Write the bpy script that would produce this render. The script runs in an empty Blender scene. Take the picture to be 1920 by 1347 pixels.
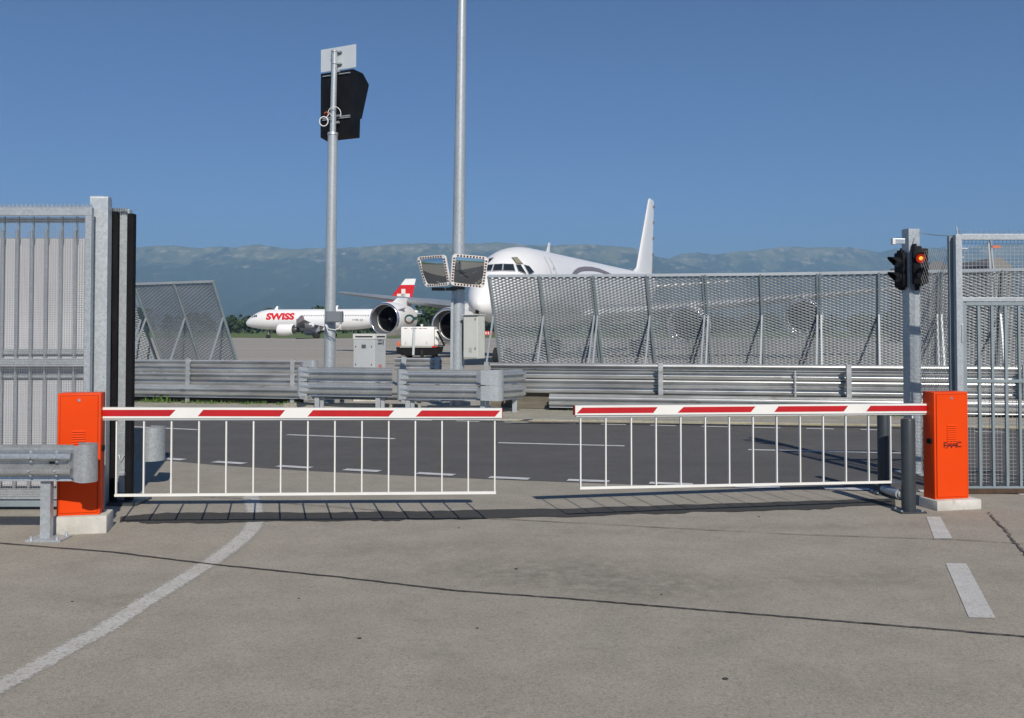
import bpy, bmesh, math, random
from mathutils import Vector, Matrix, noise
from mathutils.bvhtree import BVHTree
random.seed(7)
R = math.radians
sc = bpy.context.scene
COL = sc.collection

# ------------------------------------------------------------------ camera
FPX, CX, HOR = 1850.0, 960.0, 618.0      # focal length in photo pixels, horizon row
PITCH = R(1.5)
CAMH = 1.8
PY = HOR - FPX * math.tan(PITCH)
cd = bpy.data.cameras.new("camera"); cam = bpy.data.objects.new("camera", cd); COL.objects.link(cam)
cd.sensor_width = 36.0; cd.lens = 36.0 * FPX / 1920.0
cd.shift_y = -(1347 / 2 - PY) / 1920.0
cd.clip_start = 0.1; cd.clip_end = 40000
cam.location = (0, 0, CAMH); cam.rotation_euler = (R(90) + PITCH, 0, 0)
sc.camera = cam

# ------------------------------------------------------------------ world, sun
SUN = Vector((0.245, -1.0, 0.75)).normalized()
w = bpy.data.worlds.new("World"); sc.world = w; w.use_nodes = True
nt = w.node_tree; nt.nodes.clear()
sky = nt.nodes.new("ShaderNodeTexSky"); sky.sky_type = 'NISHITA'; sky.sun_disc = False
sky.sun_elevation = math.asin(SUN.z); sky.sun_rotation = math.atan2(SUN.x, SUN.y)
sky.altitude = 0; sky.air_density = 0.6; sky.dust_density = 0.0; sky.ozone_density = 10.0
bg = nt.nodes.new("ShaderNodeBackground"); bg.inputs[1].default_value = 0.090
wo = nt.nodes.new("ShaderNodeOutputWorld")
nt.links.new(sky.outputs[0], bg.inputs[0]); nt.links.new(bg.outputs[0], wo.inputs[0])
sl = bpy.data.lights.new("sun", 'SUN'); sl.energy = 5.0; sl.angle = R(0.53); sl.color = (1.0, 0.94, 0.85)
so = bpy.data.objects.new("sun", sl); COL.objects.link(so)
so.rotation_euler = SUN.to_track_quat('Z', 'Y').to_euler(); so.location = (20, -60, 60)
sc.view_settings.view_transform = 'Standard'; sc.view_settings.look = 'None'
sc.view_settings.exposure = 0.0; sc.view_settings.gamma = 1.0

# ------------------------------------------------------------------ helpers
F_ = Vector((0, math.cos(PITCH), math.sin(PITCH))); U_ = Vector((0, -math.sin(PITCH), math.cos(PITCH))); C_ = Vector((0, 0, CAMH))
def ray(px, py): return F_ + Vector((1, 0, 0)) * ((px - CX) / FPX) + U_ * ((PY - py) / FPX)
def P(px, py, Y):
    d = ray(px, py); return C_ + d * (Y / d.y)
def G(px, py, z=0.0):
    d = ray(px, py); return C_ + d * ((z - CAMH) / d.z)
def PL(px, py, A, n):
    d = ray(px, py); return C_ + d * ((A - C_).dot(n) / d.dot(n))
def V(*a): return Vector(a)

MW = {}
def empty(name, loc=(0, 0, 0), rz=0.0):
    o = bpy.data.objects.new(name, None); COL.objects.link(o)
    o.empty_display_size = 0.2; o.location = loc; o.rotation_euler = (0, 0, rz)
    MW[o.name] = Matrix.Translation(Vector(loc)) @ Matrix.Rotation(rz, 4, 'Z'); return o
def tag(o, label=None, cat=None, group=None, kind=None):
    if label: o['label'] = label
    if cat: o['category'] = cat
    if group: o['group'] = group
    if kind: o['kind'] = kind
    return o
def thing(name, label, cat, loc=(0, 0, 0), rz=0.0, group=None):
    return tag(empty(name, loc, rz), label, cat, group)
def copy_tree(o, parent=None):
    c = o.copy(); COL.objects.link(c); c.parent = parent
    if o.name in MW: MW[c.name] = MW[o.name].copy()
    for ch in list(o.children): copy_tree(ch, c)
    return c

class MB:
    def __init__(s): s.v = []; s.f = []; s.m = []
    def add(s, vs, fs, mi=0):
        b = len(s.v); s.v += [Vector(p) for p in vs]
        for f in fs: s.f.append([b + i for i in f]); s.m.append(mi)
    def hexa(s, p, mi=0):   # 8 points: bottom 4 ccw, top 4 ccw
        s.add(p, [(0, 3, 2, 1), (4, 5, 6, 7), (0, 1, 5, 4), (1, 2, 6, 5), (2, 3, 7, 6), (3, 0, 4, 7)], mi)
    def box(s, c, sz, rz=0.0, mi=0, bev=0.0, M=None):
        bm = bmesh.new(); bmesh.ops.create_cube(bm, size=1.0)
        bmesh.ops.scale(bm, vec=Vector(sz), verts=bm.verts)
        if bev > 0: bmesh.ops.bevel(bm, geom=bm.edges[:], offset=bev, segments=2, affect='EDGES', profile=0.6)
        T = (M if M is not None else Matrix.Identity(4)) @ Matrix.Translation(Vector(c)) @ Matrix.Rotation(rz, 4, 'Z')
        bm.verts.index_update()
        s.add([T @ v.co for v in bm.verts], [[v.index for v in f.verts] for f in bm.faces], mi); bm.free()
    def bar(s, a, b, w, h, mi=0, up=(0, 0, 1)):
        a = Vector(a); b = Vector(b); d = (b - a).normalized(); up = Vector(up)
        if abs(d.dot(up)) > 0.97: up = Vector((0, 1, 0))
        x = d.cross(up).normalized() * (w / 2); y = x.cross(d).normalized() * (h / 2)
        s.hexa([a - x - y, a + x - y, a + x + y, a - x + y, b - x - y, b + x - y, b + x + y, b - x + y], mi)
    def tube(s, pts, rs, n=16, mi=0, cap=True):
        pts = [Vector(p) for p in pts]
        if not isinstance(rs, (list, tuple)): rs = [rs] * len(pts)
        b = len(s.v); ref = None
        for i, p in enumerate(pts):
            d = (pts[min(i + 1, len(pts) - 1)] - pts[max(i - 1, 0)]).normalized()
            if ref is None:
                ref = Vector((0, 0, 1)) if abs(d.z) < 0.9 else Vector((1, 0, 0))
            x = (ref - d * ref.dot(d)).normalized(); ref = x; y = d.cross(x)
            for k in range(n):
                t = 2 * math.pi * k / n; s.v.append(p + (x * math.cos(t) + y * math.sin(t)) * rs[i])
        for i in range(len(pts) - 1):
            for k in range(n):
                s.f.append([b + i * n + k, b + i * n + (k + 1) % n, b + (i + 1) * n + (k + 1) % n, b + (i + 1) * n + k]); s.m.append(mi)
        if cap:
            s.f.append([b + k for k in range(n)][::-1]); s.m.append(mi)
            s.f.append([b + (len(pts) - 1) * n + k for k in range(n)]); s.m.append(mi)
    def loops(s, loops, closed=True, cap=True, mi=0):
        n = len(loops[0]); b = len(s.v)
        for l in loops: s.v += [Vector(p) for p in l]
        for i in range(len(loops) - 1):
            for k in range(n if closed else n - 1):
                s.f.append([b + i * n + k, b + i * n + (k + 1) % n, b + (i + 1) * n + (k + 1) % n, b + (i + 1) * n + k]); s.m.append(mi)
        if cap:
            s.f.append([b + k for k in range(n)][::-1]); s.m.append(mi)
            s.f.append([b + (len(loops) - 1) * n + k for k in range(n)]); s.m.append(mi)
    def prism(s, poly, ext, mi=0):
        ext = Vector(ext); s.loops([[Vector(p) for p in poly], [Vector(p) + ext for p in poly]], mi=mi)
    def revolve(s, o, ax, prof, n=32, mi=0, ref=(0, 0, 1)):
        o = Vector(o); ax = Vector(ax).normalized(); ref = Vector(ref)
        x = (ref - ax * ref.dot(ax)).normalized(); y = ax.cross(x)
        s.loops([[o + ax * a + (x * math.cos(2 * math.pi * k / n) + y * math.sin(2 * math.pi * k / n)) * max(r, 1e-4) for k in range(n)] for a, r in prof], cap=False, mi=mi)
    def build(s, name, mats, parent=None, smooth=None, local=False, recalc=True):
        me = bpy.data.meshes.new(name)
        vs = s.v
        root = parent
        while root is not None and root.parent is not None: root = root.parent
        if root is not None and not local and root.name in MW:
            inv = MW[root.name].inverted(); vs = [inv @ v for v in vs]
        me.from_pydata([tuple(v) for v in vs], [], s.f)
        if not isinstance(mats, (list, tuple)): mats = [mats]
        for m in mats: me.materials.append(m)
        me.polygons.foreach_set('material_index', s.m)
        if recalc:
            bm = bmesh.new(); bm.from_mesh(me); bmesh.ops.recalc_face_normals(bm, faces=bm.faces[:]); bm.to_mesh(me); bm.free()
        if smooth:
            for p in me.polygons: p.use_smooth = True
            if smooth < 180:
                bm = bmesh.new(); bm.from_mesh(me)
                for e in bm.edges:
                    if len(e.link_faces) == 2 and e.calc_face_angle(0) > R(smooth): e.smooth = False
                bm.to_mesh(me); bm.free()
        me.update()
        o = bpy.data.objects.new(name, me); COL.objects.link(o)
        if parent is not None: o.parent = parent
        return o

# ------------------------------------------------------------------ materials
def mat(name, c1, c2=None, scale=3.0, rough=0.5, metal=0.0, detail=6, bump=0.0, bscale=None, c3=None, s3=None, r3=(0.55, 0.7), stretch=None, spec=0.5, lo=0.35, hi=0.65, coat=0.0, rvar=0.0):
    m = bpy.data.materials.new(name); m.use_nodes = True; t = m.node_tree; N = t.nodes; L = t.links
    b = N["Principled BSDF"]; b.inputs["Roughness"].default_value = rough; b.inputs["Metallic"].default_value = metal
    b.inputs["Specular IOR Level"].default_value = spec; b.inputs["Coat Weight"].default_value = coat
    b.inputs["Base Color"].default_value = (*c1, 1)
    geo = N.new("ShaderNodeNewGeometry"); vec = geo.outputs["Position"]
    if stretch:
        mp = N.new("ShaderNodeMapping"); mp.inputs["Scale"].default_value = stretch; L.new(vec, mp.inputs[0]); vec = mp.outputs[0]
    if c2:
        n = N.new("ShaderNodeTexNoise"); n.inputs["Scale"].default_value = scale; n.inputs["Detail"].default_value = detail
        n.inputs["Roughness"].default_value = 0.62; L.new(vec, n.inputs["Vector"])
        r = N.new("ShaderNodeMapRange"); r.inputs[1].default_value = lo; r.inputs[2].default_value = hi; L.new(n.outputs[0], r.inputs[0])
        mx = N.new("ShaderNodeMix"); mx.data_type = 'RGBA'; mx.inputs[6].default_value = (*c1, 1); mx.inputs[7].default_value = (*c2, 1)
        L.new(r.outputs[0], mx.inputs[0]); out = mx.outputs[2]
        if c3:
            n3 = N.new("ShaderNodeTexNoise"); n3.inputs["Scale"].default_value = s3 or scale * 7; n3.inputs["Detail"].default_value = 4; L.new(vec, n3.inputs["Vector"])
            r2 = N.new("ShaderNodeMapRange"); r2.inputs[1].default_value = r3[0]; r2.inputs[2].default_value = r3[1]; L.new(n3.outputs[0], r2.inputs[0])
            m3 = N.new("ShaderNodeMix"); m3.data_type = 'RGBA'; m3.inputs[7].default_value = (*c3, 1); L.new(out, m3.inputs[6]); L.new(r2.outputs[0], m3.inputs[0]); out = m3.outputs[2]
        L.new(out, b.inputs["Base Color"])
        if rvar:
            rr = N.new("ShaderNodeMapRange"); rr.inputs[3].default_value = rough - rvar; rr.inputs[4].default_value = rough + rvar
            rr.inputs[1].default_value = 0.3; rr.inputs[2].default_value = 0.7; L.new(n.outputs[0], rr.inputs[0]); L.new(rr.outputs[0], b.inputs["Roughness"])
    if bump:
        nb = N.new("ShaderNodeTexNoise"); nb.inputs["Scale"].default_value = bscale or scale * 4; nb.inputs["Detail"].default_value = 3; L.new(vec, nb.inputs["Vector"])
        bp = N.new("ShaderNodeBump"); bp.inputs["Strength"].default_value = bump; bp.inputs["Distance"].default_value = 0.01
        L.new(nb.outputs[0], bp.inputs["Height"]); L.new(bp.outputs[0], b.inputs["Normal"])
    return m

def galv(name, a, b_, rough=0.42, metal=0.45, sc_=55.0):
    m = mat(name, a, b_, scale=2.2, rough=rough, metal=metal, detail=8, rvar=0.08, stretch=(1, 1, 0.5))
    t = m.node_tree; N = t.nodes; L = t.links; bs = N["Principled BSDF"]
    src = bs.inputs["Base Color"].links[0].from_socket
    vo = N.new("ShaderNodeTexVoronoi"); vo.inputs["Scale"].default_value = sc_; geo = N.new("ShaderNodeNewGeometry"); L.new(geo.outputs["Position"], vo.inputs["Vector"])
    sp = N.new("ShaderNodeSeparateColor"); L.new(vo.outputs["Color"], sp.inputs[0])
    mr = N.new("ShaderNodeMapRange"); mr.inputs[3].default_value = 0.86; mr.inputs[4].default_value = 1.10; L.new(sp.outputs[0], mr.inputs[0])
    mx = N.new("ShaderNodeMix"); mx.data_type = 'RGBA'; mx.blend_type = 'MULTIPLY'; mx.inputs[0].default_value = 1.0
    L.new(src, mx.inputs[6]); L.new(mr.outputs[0], mx.inputs[7]); L.new(mx.outputs[2], bs.inputs["Base Color"])
    return m

M_ = {}
M_['galv'] = galv('galvanised_steel', (0.50, 0.53, 0.54), (0.40, 0.43, 0.45))
M_['galv_rail'] = galv('galvanised_rail', (0.62, 0.63, 0.62), (0.46, 0.48, 0.49), rough=0.33, metal=0.72, sc_=70)
M_['galv_old'] = mat('weathered_rail', (0.60, 0.61, 0.60), (0.40, 0.405, 0.40), scale=1.5, rough=0.40, metal=0.68, c3=(0.22, 0.20, 0.15), s3=4, r3=(0.62, 0.8), stretch=(0.6, 0.6, 3.0))
M_['galv_pole'] = galv('galvanised_pole', (0.52, 0.55, 0.56), (0.42, 0.46, 0.48), rough=0.4, metal=0.4, sc_=45)
M_['mesh'] = mat('expanded_steel', (0.32, 0.345, 0.36), (0.24, 0.265, 0.28), scale=0.9, rough=0.42, metal=0.4)
M_['wire'] = mat('wire', (0.46, 0.47, 0.46), (0.36, 0.37, 0.37), scale=5, rough=0.45, metal=0.4)
M_['bar'] = mat('grey_bar_and_shade', (0.27, 0.32, 0.34), (0.21, 0.26, 0.28), scale=4, rough=0.5, metal=0.2)  # grey of the gate bars; also the shade tone of fence posts and bar tops
M_['orange'] = mat('orange_paint', (0.78, 0.064, 0.004), (0.72, 0.057, 0.004), scale=1.3, rough=0.45, spec=0.15, c3=(0.70, 0.07, 0.012), s3=9, r3=(0.6, 0.85))
M_['white'] = mat('white_paint', (0.80, 0.79, 0.75), (0.74, 0.73, 0.68), scale=3, rough=0.35)
M_['red'] = mat('red_reflective', (0.50, 0.009, 0.013), (0.44, 0.008, 0.012), scale=5, rough=0.4)
M_['black'] = mat('black_rubber', (0.007, 0.007, 0.008), (0.013, 0.013, 0.015), scale=6, rough=0.6, spec=0.12)
M_['blackbox'] = mat('black_housing', (0.006, 0.007, 0.009), (0.012, 0.013, 0.016), scale=3, rough=0.55, spec=0.15)
M_['bollard'] = mat('anthracite_paint', (0.032, 0.040, 0.045), (0.042, 0.050, 0.055), scale=4, rough=0.42)
M_['concrete'] = mat('pale_concrete', (0.62, 0.60, 0.55), (0.47, 0.45, 0.40), scale=5, rough=0.85, bump=0.3, bscale=60, c3=(0.35, 0.33, 0.28), s3=14, r3=(0.62, 0.8))
M_['beige'] = mat('beige_box', (0.62, 0.63, 0.57), (0.56, 0.57, 0.52), scale=3, rough=0.5)
M_['cabinet'] = mat('grey_cabinet', (0.55, 0.57, 0.57), (0.50, 0.52, 0.52), scale=3, rough=0.5)
M_['dark'] = mat('dark_void', (0.015, 0.015, 0.016), rough=0.7)
M_['plane'] = mat('aircraft_white', (0.86, 0.855, 0.84), (0.83, 0.825, 0.81), scale=0.25, rough=0.35, coat=0.1, c3=(0.78, 0.775, 0.76), s3=0.9, r3=(0.6, 0.8), stretch=(1, 1, 2))
M_['wing'] = mat('wing_grey', (0.42, 0.44, 0.46), (0.34, 0.36, 0.38), scale=0.4, rough=0.4, metal=0.3)
M_['chrome'] = mat('polished_lip', (0.75, 0.75, 0.77), rough=0.16, metal=0.95)
M_['duct'] = mat('inlet_duct', (0.20, 0.20, 0.21), (0.15, 0.15, 0.16), scale=2, rough=0.45, metal=0.3)
M_['fan'] = mat('fan_blades', (0.035, 0.035, 0.04), rough=0.35, metal=0.7)
M_['glass'] = mat('cockpit_glass', (0.02, 0.025, 0.03), rough=0.08, spec=0.8)
M_['glasstan'] = mat('eyebrow_glass', (0.28, 0.26, 0.18), rough=0.2)
M_['greymark'] = mat('grey_livery', (0.20, 0.17, 0.18), rough=0.4)
M_['green'] = mat('green_livery', (0.012, 0.10, 0.075), rough=0.4)
M_['gold'] = mat('gold_livery', (0.20, 0.11, 0.03), rough=0.4)
M_['swissred'] = mat('tail_red', (0.65, 0.015, 0.02), rough=0.4)
M_['tyre'] = mat('tyre', (0.015, 0.015, 0.016), rough=0.8)
M_['signwhite'] = mat('sign_back', (0.66, 0.70, 0.72), (0.60, 0.64, 0.66), scale=2, rough=0.45, metal=0.2)
M_['sheet'] = mat('pale_sheet', (0.56, 0.565, 0.59), (0.48, 0.485, 0.51), scale=0.8, rough=0.6, stretch=(2, 2, 0.4))
M_['rust'] = mat('rusty_track', (0.10, 0.055, 0.03), (0.05, 0.035, 0.025), scale=8, rough=0.9)
M_['mirror'] = mat('mirror_glass', (0.62, 0.66, 0.68), rough=0.04, metal=1.0)
M_['dkred'] = mat('mirror_red', (0.10, 0.008, 0.012), rough=0.5)
M_['logo'] = mat('dark_logo', (0.10, 0.004, 0.004), rough=0.5)
M_['leafw'] = mat('weed_leaf', (0.06, 0.13, 0.02), (0.10, 0.17, 0.04), scale=9, rough=0.7)
M_['bark'] = mat('bark', (0.08, 0.06, 0.04), rough=0.9)
M_['orange2'] = mat('crane_orange', (0.65, 0.12, 0.03), rough=0.6)
M_['stone'] = mat('dark_pebble', (0.03, 0.03, 0.03), rough=0.9)

def emis(name, col, st, base=(0.1, 0, 0)):
    m = mat(name, base, rough=0.3); b = m.node_tree.nodes["Principled BSDF"]
    b.inputs["Emission Color"].default_value = (*col, 1); b.inputs["Emission Strength"].default_value = st; return m
M_['lampred'] = emis('lit_red_lens', (1.0, 0.05, 0.02), 0.35, (0.25, 0.01, 0.01))
M_['lampcore'] = emis('lit_red_core', (1.0, 0.42, 0.05), 1.6)
M_['lampoff'] = mat('unlit_lens', (0.05, 0.055, 0.06), rough=0.15)

# asphalt / concrete with aggregate speckle, stains
def paving(name, c, speck, stain, s_speck=150.0, s_big=0.25, contrast=0.6, bump=0.25, stretch=None, spots=()):
    m = bpy.data.materials.new(name); m.use_nodes = True; t = m.node_tree; N = t.nodes; L = t.links
    b = N["Principled BSDF"]; b.inputs["Roughness"].default_value = 0.9; b.inputs["Specular IOR Level"].default_value = 0.25
    geo = N.new("ShaderNodeNewGeometry"); pos = geo.outputs["Position"]
    if stretch:
        mp = N.new("ShaderNodeMapping"); mp.inputs["Scale"].default_value = stretch; mp.inputs["Rotation"].default_value = (0, 0, R(13)); L.new(pos, mp.inputs[0]); pb = mp.outputs[0]
    else: pb = pos
    def noi(scale, detail, vec=pos, rg=0.6):
        n = N.new("ShaderNodeTexNoise"); n.inputs["Scale"].default_value = scale; n.inputs["Detail"].default_value = detail; n.inputs["Roughness"].default_value = rg; L.new(vec, n.inputs["Vector"]); return n.outputs[0]
    def rng(v, a, b2, c2=0.0, d=1.0):
        r = N.new("ShaderNodeMapRange"); r.inputs[1].default_value = a; r.inputs[2].default_value = b2; r.inputs[3].default_value = c2; r.inputs[4].default_value = d; L.new(v, r.inputs[0]); return r.outputs[0]
    def mix(f, a, b2, bt='MIX'):
        x = N.new("ShaderNodeMix"); x.data_type = 'RGBA'; x.blend_type = bt
        if isinstance(f, float): x.inputs[0].default_value = f
        else: L.new(f, x.inputs[0])
        for i, q in ((6, a), (7, b2)):
            if isinstance(q, tuple): x.inputs[i].default_value = (*q, 1)
            else: L.new(q, x.inputs[i])
        return x.outputs[2]
    big = rng(noi(s_big, 5, pb), 0.3, 0.7)
    col = mix(big, c, stain)
    med = rng(noi(2.3, 8), 0.3, 0.72, 0.86, 1.10)
    col = mix(1.0, col, med, 'MULTIPLY')
    vo = N.new("ShaderNodeTexVoronoi"); vo.inputs["Scale"].default_value = s_speck; L.new(pos, vo.inputs["Vector"])
    sp = N.new("ShaderNodeSeparateColor"); L.new(vo.outputs["Color"], sp.inputs[0])
    col = mix(rng(sp.outputs[0], 0.55, 1.0, 0.0, contrast), col, speck)
    col = mix(rng(sp.outputs[1], 0.72, 1.0, 0.0, contrast * 0.8), col, (c[0] * 1.5, c[1] * 1.48, c[2] * 1.42))
    v2 = N.new("ShaderNodeTexVoronoi"); v2.inputs["Scale"].default_value = s_speck * 0.38; L.new(pos, v2.inputs["Vector"])
    s2 = N.new("ShaderNodeSeparateColor"); L.new(v2.outputs["Color"], s2.inputs[0])
    col = mix(rng(s2.outputs[0], 0.80, 0.98, 0.0, contrast * 0.55), col, speck)
    # dark blotches and tyre marks
    st = rng(noi(0.9, 7, pb, 0.7), 0.60, 0.78, 0.0, 0.5)
    col = mix(st, col, (c[0] * 0.6, c[1] * 0.6, c[2] * 0.62))
    st2 = rng(noi(6.0, 3), 0.70, 0.80, 0.0, 0.45)
    col = mix(st2, col, (c[0] * 0.55, c[1] * 0.54, c[2] * 0.52))
    for (cx_, cy_, rx, ry, rot, amt) in spots:
        mp2 = N.new("ShaderNodeMapping"); mp2.vector_type = 'TEXTURE'; mp2.inputs["Location"].default_value = (cx_, cy_, 0); mp2.inputs["Rotation"].default_value = (0, 0, rot); mp2.inputs["Scale"].default_value = (rx, ry, 1); L.new(pos, mp2.inputs[0])
        ln = N.new("ShaderNodeVectorMath"); ln.operation = 'LENGTH'; L.new(mp2.outputs[0], ln.inputs[0])
        fall = rng(ln.outputs['Value'], 1.0, 0.15, 0.0, 1.0); nz = rng(noi(9.0, 6, pos, 0.7), 0.36, 0.62, 0.0, amt)
        mu = N.new("ShaderNodeMath"); mu.operation = 'MULTIPLY'; L.new(fall, mu.inputs[0]); L.new(nz, mu.inputs[1])
        col = mix(mu.outputs[0], col, (c[0] * 0.42, c[1] * 0.42, c[2] * 0.42))
    L.new(col, b.inputs["Base Color"])
    bp = N.new("ShaderNodeBump"); bp.inputs["Strength"].default_value = bump; bp.inputs["Distance"].default_value = 0.004
    L.new(vo.outputs["Distance"], bp.inputs["Height"]); L.new(bp.outputs[0], b.inputs["Normal"])
    return m
M_['fore'] = paving('forecourt_asphalt', (0.368, 0.332, 0.272), (0.17, 0.15, 0.125), (0.342, 0.312, 0.260), s_speck=150.0, contrast=0.55, spots=((.35, 7.3, 1.3, .75, 0, .65), (1.1, 6.9, 1.0, .5, .2, .5), (2.6, 7.2, 1.4, .4, .1, .4), (-.6, 8.2, 1.6, .35, .05, .35), (2.2, 9.0, 3.0, .25, .12, .35), (-2.6, 6.6, .5, .35, 0, .35), (.2, 4.0, .25, 9, .35, .16), (1.9, 4.0, .28, 9, .35, .16)))
M_['road'] = paving('road_asphalt', (0.112, 0.108, 0.104), (0.06, 0.06, 0.06), (0.132, 0.127, 0.122), s_speck=120, stretch=(0.3, 2.2, 1))
M_['patch'] = paving('trench_asphalt', (0.060, 0.058, 0.055), (0.03, 0.03, 0.03), (0.075, 0.072, 0.067), s_speck=110)
M_['apron'] = paving('apron_concrete', (0.42, 0.385, 0.33), (0.30, 0.28, 0.24), (0.34, 0.315, 0.275), s_speck=20, s_big=0.05, contrast=0.2, bump=0.0, stretch=(0.15, 1.6, 1))
M_['verge'] = paving('verge_concrete', (0.40, 0.38, 0.32), (0.22, 0.20, 0.16), (0.30, 0.28, 0.22), s_speck=60, s_big=0.8)
M_['grass'] = mat('grass', (0.085, 0.135, 0.022), (0.13, 0.17, 0.04), scale=0.03, rough=0.95, detail=8, c3=(0.17, 0.17, 0.06), s3=0.1, stretch=(0.5, 2, 1))
M_['mark'] = mat('road_paint', (0.66, 0.66, 0.66), (0.52, 0.52, 0.51), scale=6, rough=0.7, c3=(0.33, 0.32, 0.31), s3=40, r3=(0.62, 0.75))
M_['markold'] = mat('worn_block_paint', (0.58, 0.57, 0.54), (0.50, 0.48, 0.45), scale=5, rough=0.8, c3=(0.30, 0.28, 0.25), s3=60, r3=(0.55, 0.7))
M_['yellow'] = mat('yellow_paint', (0.55, 0.42, 0.12), (0.42, 0.36, 0.20), scale=1.2, rough=0.8, c3=(0.25, 0.24, 0.20), s3=8, r3=(0.5, 0.65))
def worn(name, col, thr):
    m = mat(name, col, (col[0] * .85, col[1] * .84, col[2] * .8), scale=4, rough=0.85); t = m.node_tree; N = t.nodes; L = t.links; b = N["Principled BSDF"]
    geo = N.new("ShaderNodeNewGeometry"); uv = N.new("ShaderNodeUVMap"); sx = N.new("ShaderNodeSeparateXYZ"); L.new(uv.outputs[0], sx.inputs[0])
    n = N.new("ShaderNodeTexNoise"); n.inputs["Scale"].default_value = 38; n.inputs["Detail"].default_value = 6; n.inputs["Roughness"].default_value = 0.75; L.new(geo.outputs["Position"], n.inputs["Vector"])
    a = N.new("ShaderNodeMath"); a.operation = 'SUBTRACT'; a.inputs[1].default_value = 0.5; L.new(sx.outputs[0], a.inputs[0])
    ab = N.new("ShaderNodeMath"); ab.operation = 'ABSOLUTE'; L.new(a.outputs[0], ab.inputs[0])
    r = N.new("ShaderNodeMapRange"); r.inputs[1].default_value = 0.22; r.inputs[2].default_value = 0.5; r.inputs[3].default_value = thr; r.inputs[4].default_value = 0.72; L.new(ab.outputs[0], r.inputs[0])
    s = N.new("ShaderNodeMath"); s.operation = 'SUBTRACT'; L.new(n.outputs[0], s.inputs[0]); L.new(r.outputs[0], s.inputs[1])
    mr = N.new("ShaderNodeMapRange"); mr.inputs[1].default_value = -0.10; mr.inputs[2].default_value = 0.12; L.new(s.outputs[0], mr.inputs[0])
    L.new(mr.outputs[0], b.inputs["Alpha"]); return m
M_['worn'] = worn('worn_curved_line', (0.56, 0.54, 0.50), 0.36)

# ================================================================== SETTING
def sheet(name, poly, z, m):
    b = MB(); b.add([(p[0], p[1], z) for p in poly], [list(range(len(poly)))]); o = b.build(name, m, recalc=False)
    if o.data.polygons[0].normal.z < 0: o.data.flip_normals()
    return tag(o, kind='structure')
# far edge of the road (world), near edge of the road
far_edge = [(-90, 50), (-30, 30), (-14, 24.4), (-8.7, 22.8), (-5.5, 21.5), (-3, 20.6), (-0.2, 19.55), (3, 19.05), (7.3, 18.4), (14, 17.2), (30, 13.5), (90, -1)]
near_px = [(250, 858.5), (400, 872), (560, 882.7), (800, 894.5), (1060, 904.6), (1300, 913), (1560, 920), (1900, 927)]
near_edge = [(-90, 42), (-30, 22.5), (-12, 16.4)] + [tuple(G(*q).xy) for q in near_px] + [(14, 8.6), (30, 4.5), (90, -10)]
verge_far = [(x, y + 3.1) for x, y in far_edge]
sheet('grass_field', [(-9000, 60), (9000, 60), (14000, 14000), (-14000, 14000)], -0.02, M_['grass'])
sheet('ground', [(-9000, -9000), (9000, -9000), (9000, 60), (-9000, 60)], -0.024, M_['grass'])
sheet('apron', verge_far + [(900, -1), (900, 212), (-900, 212), (-900, 53)], 0.0, M_['apron'])
b = MB()
def strip(name, A, Bq, z, m):
    b = MB()
    A = [Vector((p[0], p[1], z)) for p in A]; Bq = [Vector((p[0], p[1], z)) for p in Bq]
    # resample by x
    xs = sorted(set([p.x for p in A] + [p.x for p in Bq]))
    def at(L, x):
        for i in range(len(L) - 1):
            if L[i].x <= x <= L[i + 1].x:
                t = (x - L[i].x) / (L[i + 1].x - L[i].x); return L[i].lerp(L[i + 1], t)
        return L[0] if x < L[0].x else L[-1]
    aa = [at(A, x) for x in xs]; bb = [at(Bq, x) for x in xs]; n = len(xs)
    b.add(aa + bb, [(i, i + 1, n + i + 1, n + i) for i in range(n - 1)]); o = b.build(name, m, recalc=False)
    if o.data.polygons[0].normal.z < 0: o.data.flip_normals()
    return tag(o, kind='structure')
strip('forecourt', [(-90, -60), (90, -60)], near_edge, 0.0, M_['fore'])
strip('road', near_edge, far_edge, -0.004, M_['road'])
# verge with a low kerb face on the road side
vz = 0.035
o = strip('verge', far_edge, verge_far, vz, M_['verge'])
b = MB(); n = len(far_edge)
b.add([(x, y, vz) for x, y in far_edge] + [(x, y - 0.02, -0.01) for x, y in far_edge], [(i, i + 1, n + i + 1, n + i) for i in range(n - 1)])
b.add([(x, y, vz) for x, y in verge_far] + [(x, y + 0.01, -0.01) for x, y in verge_far], [(i, i + 1, n + i + 1, n + i) for i in range(n - 1)])
tag(b.build('kerb', M_['verge']), kind='structure')

def quadpx(b, pts, z, mi=0): b.add([G(x, y, z) for x, y in pts], [tuple(range(len(pts)))], mi)
def dash_world(b, c, d, L, W, z):
    d = Vector((d[0], d[1], 0)).normalized(); nn = Vector((-d.y, d.x, 0)); c = Vector((c[0], c[1], z))
    b.add([c - d * L / 2 - nn * W / 2, c + d * L / 2 - nn * W / 2, c + d * L / 2 + nn * W / 2, c - d * L / 2 + nn * W / 2], [(0, 1, 2, 3)])
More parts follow.
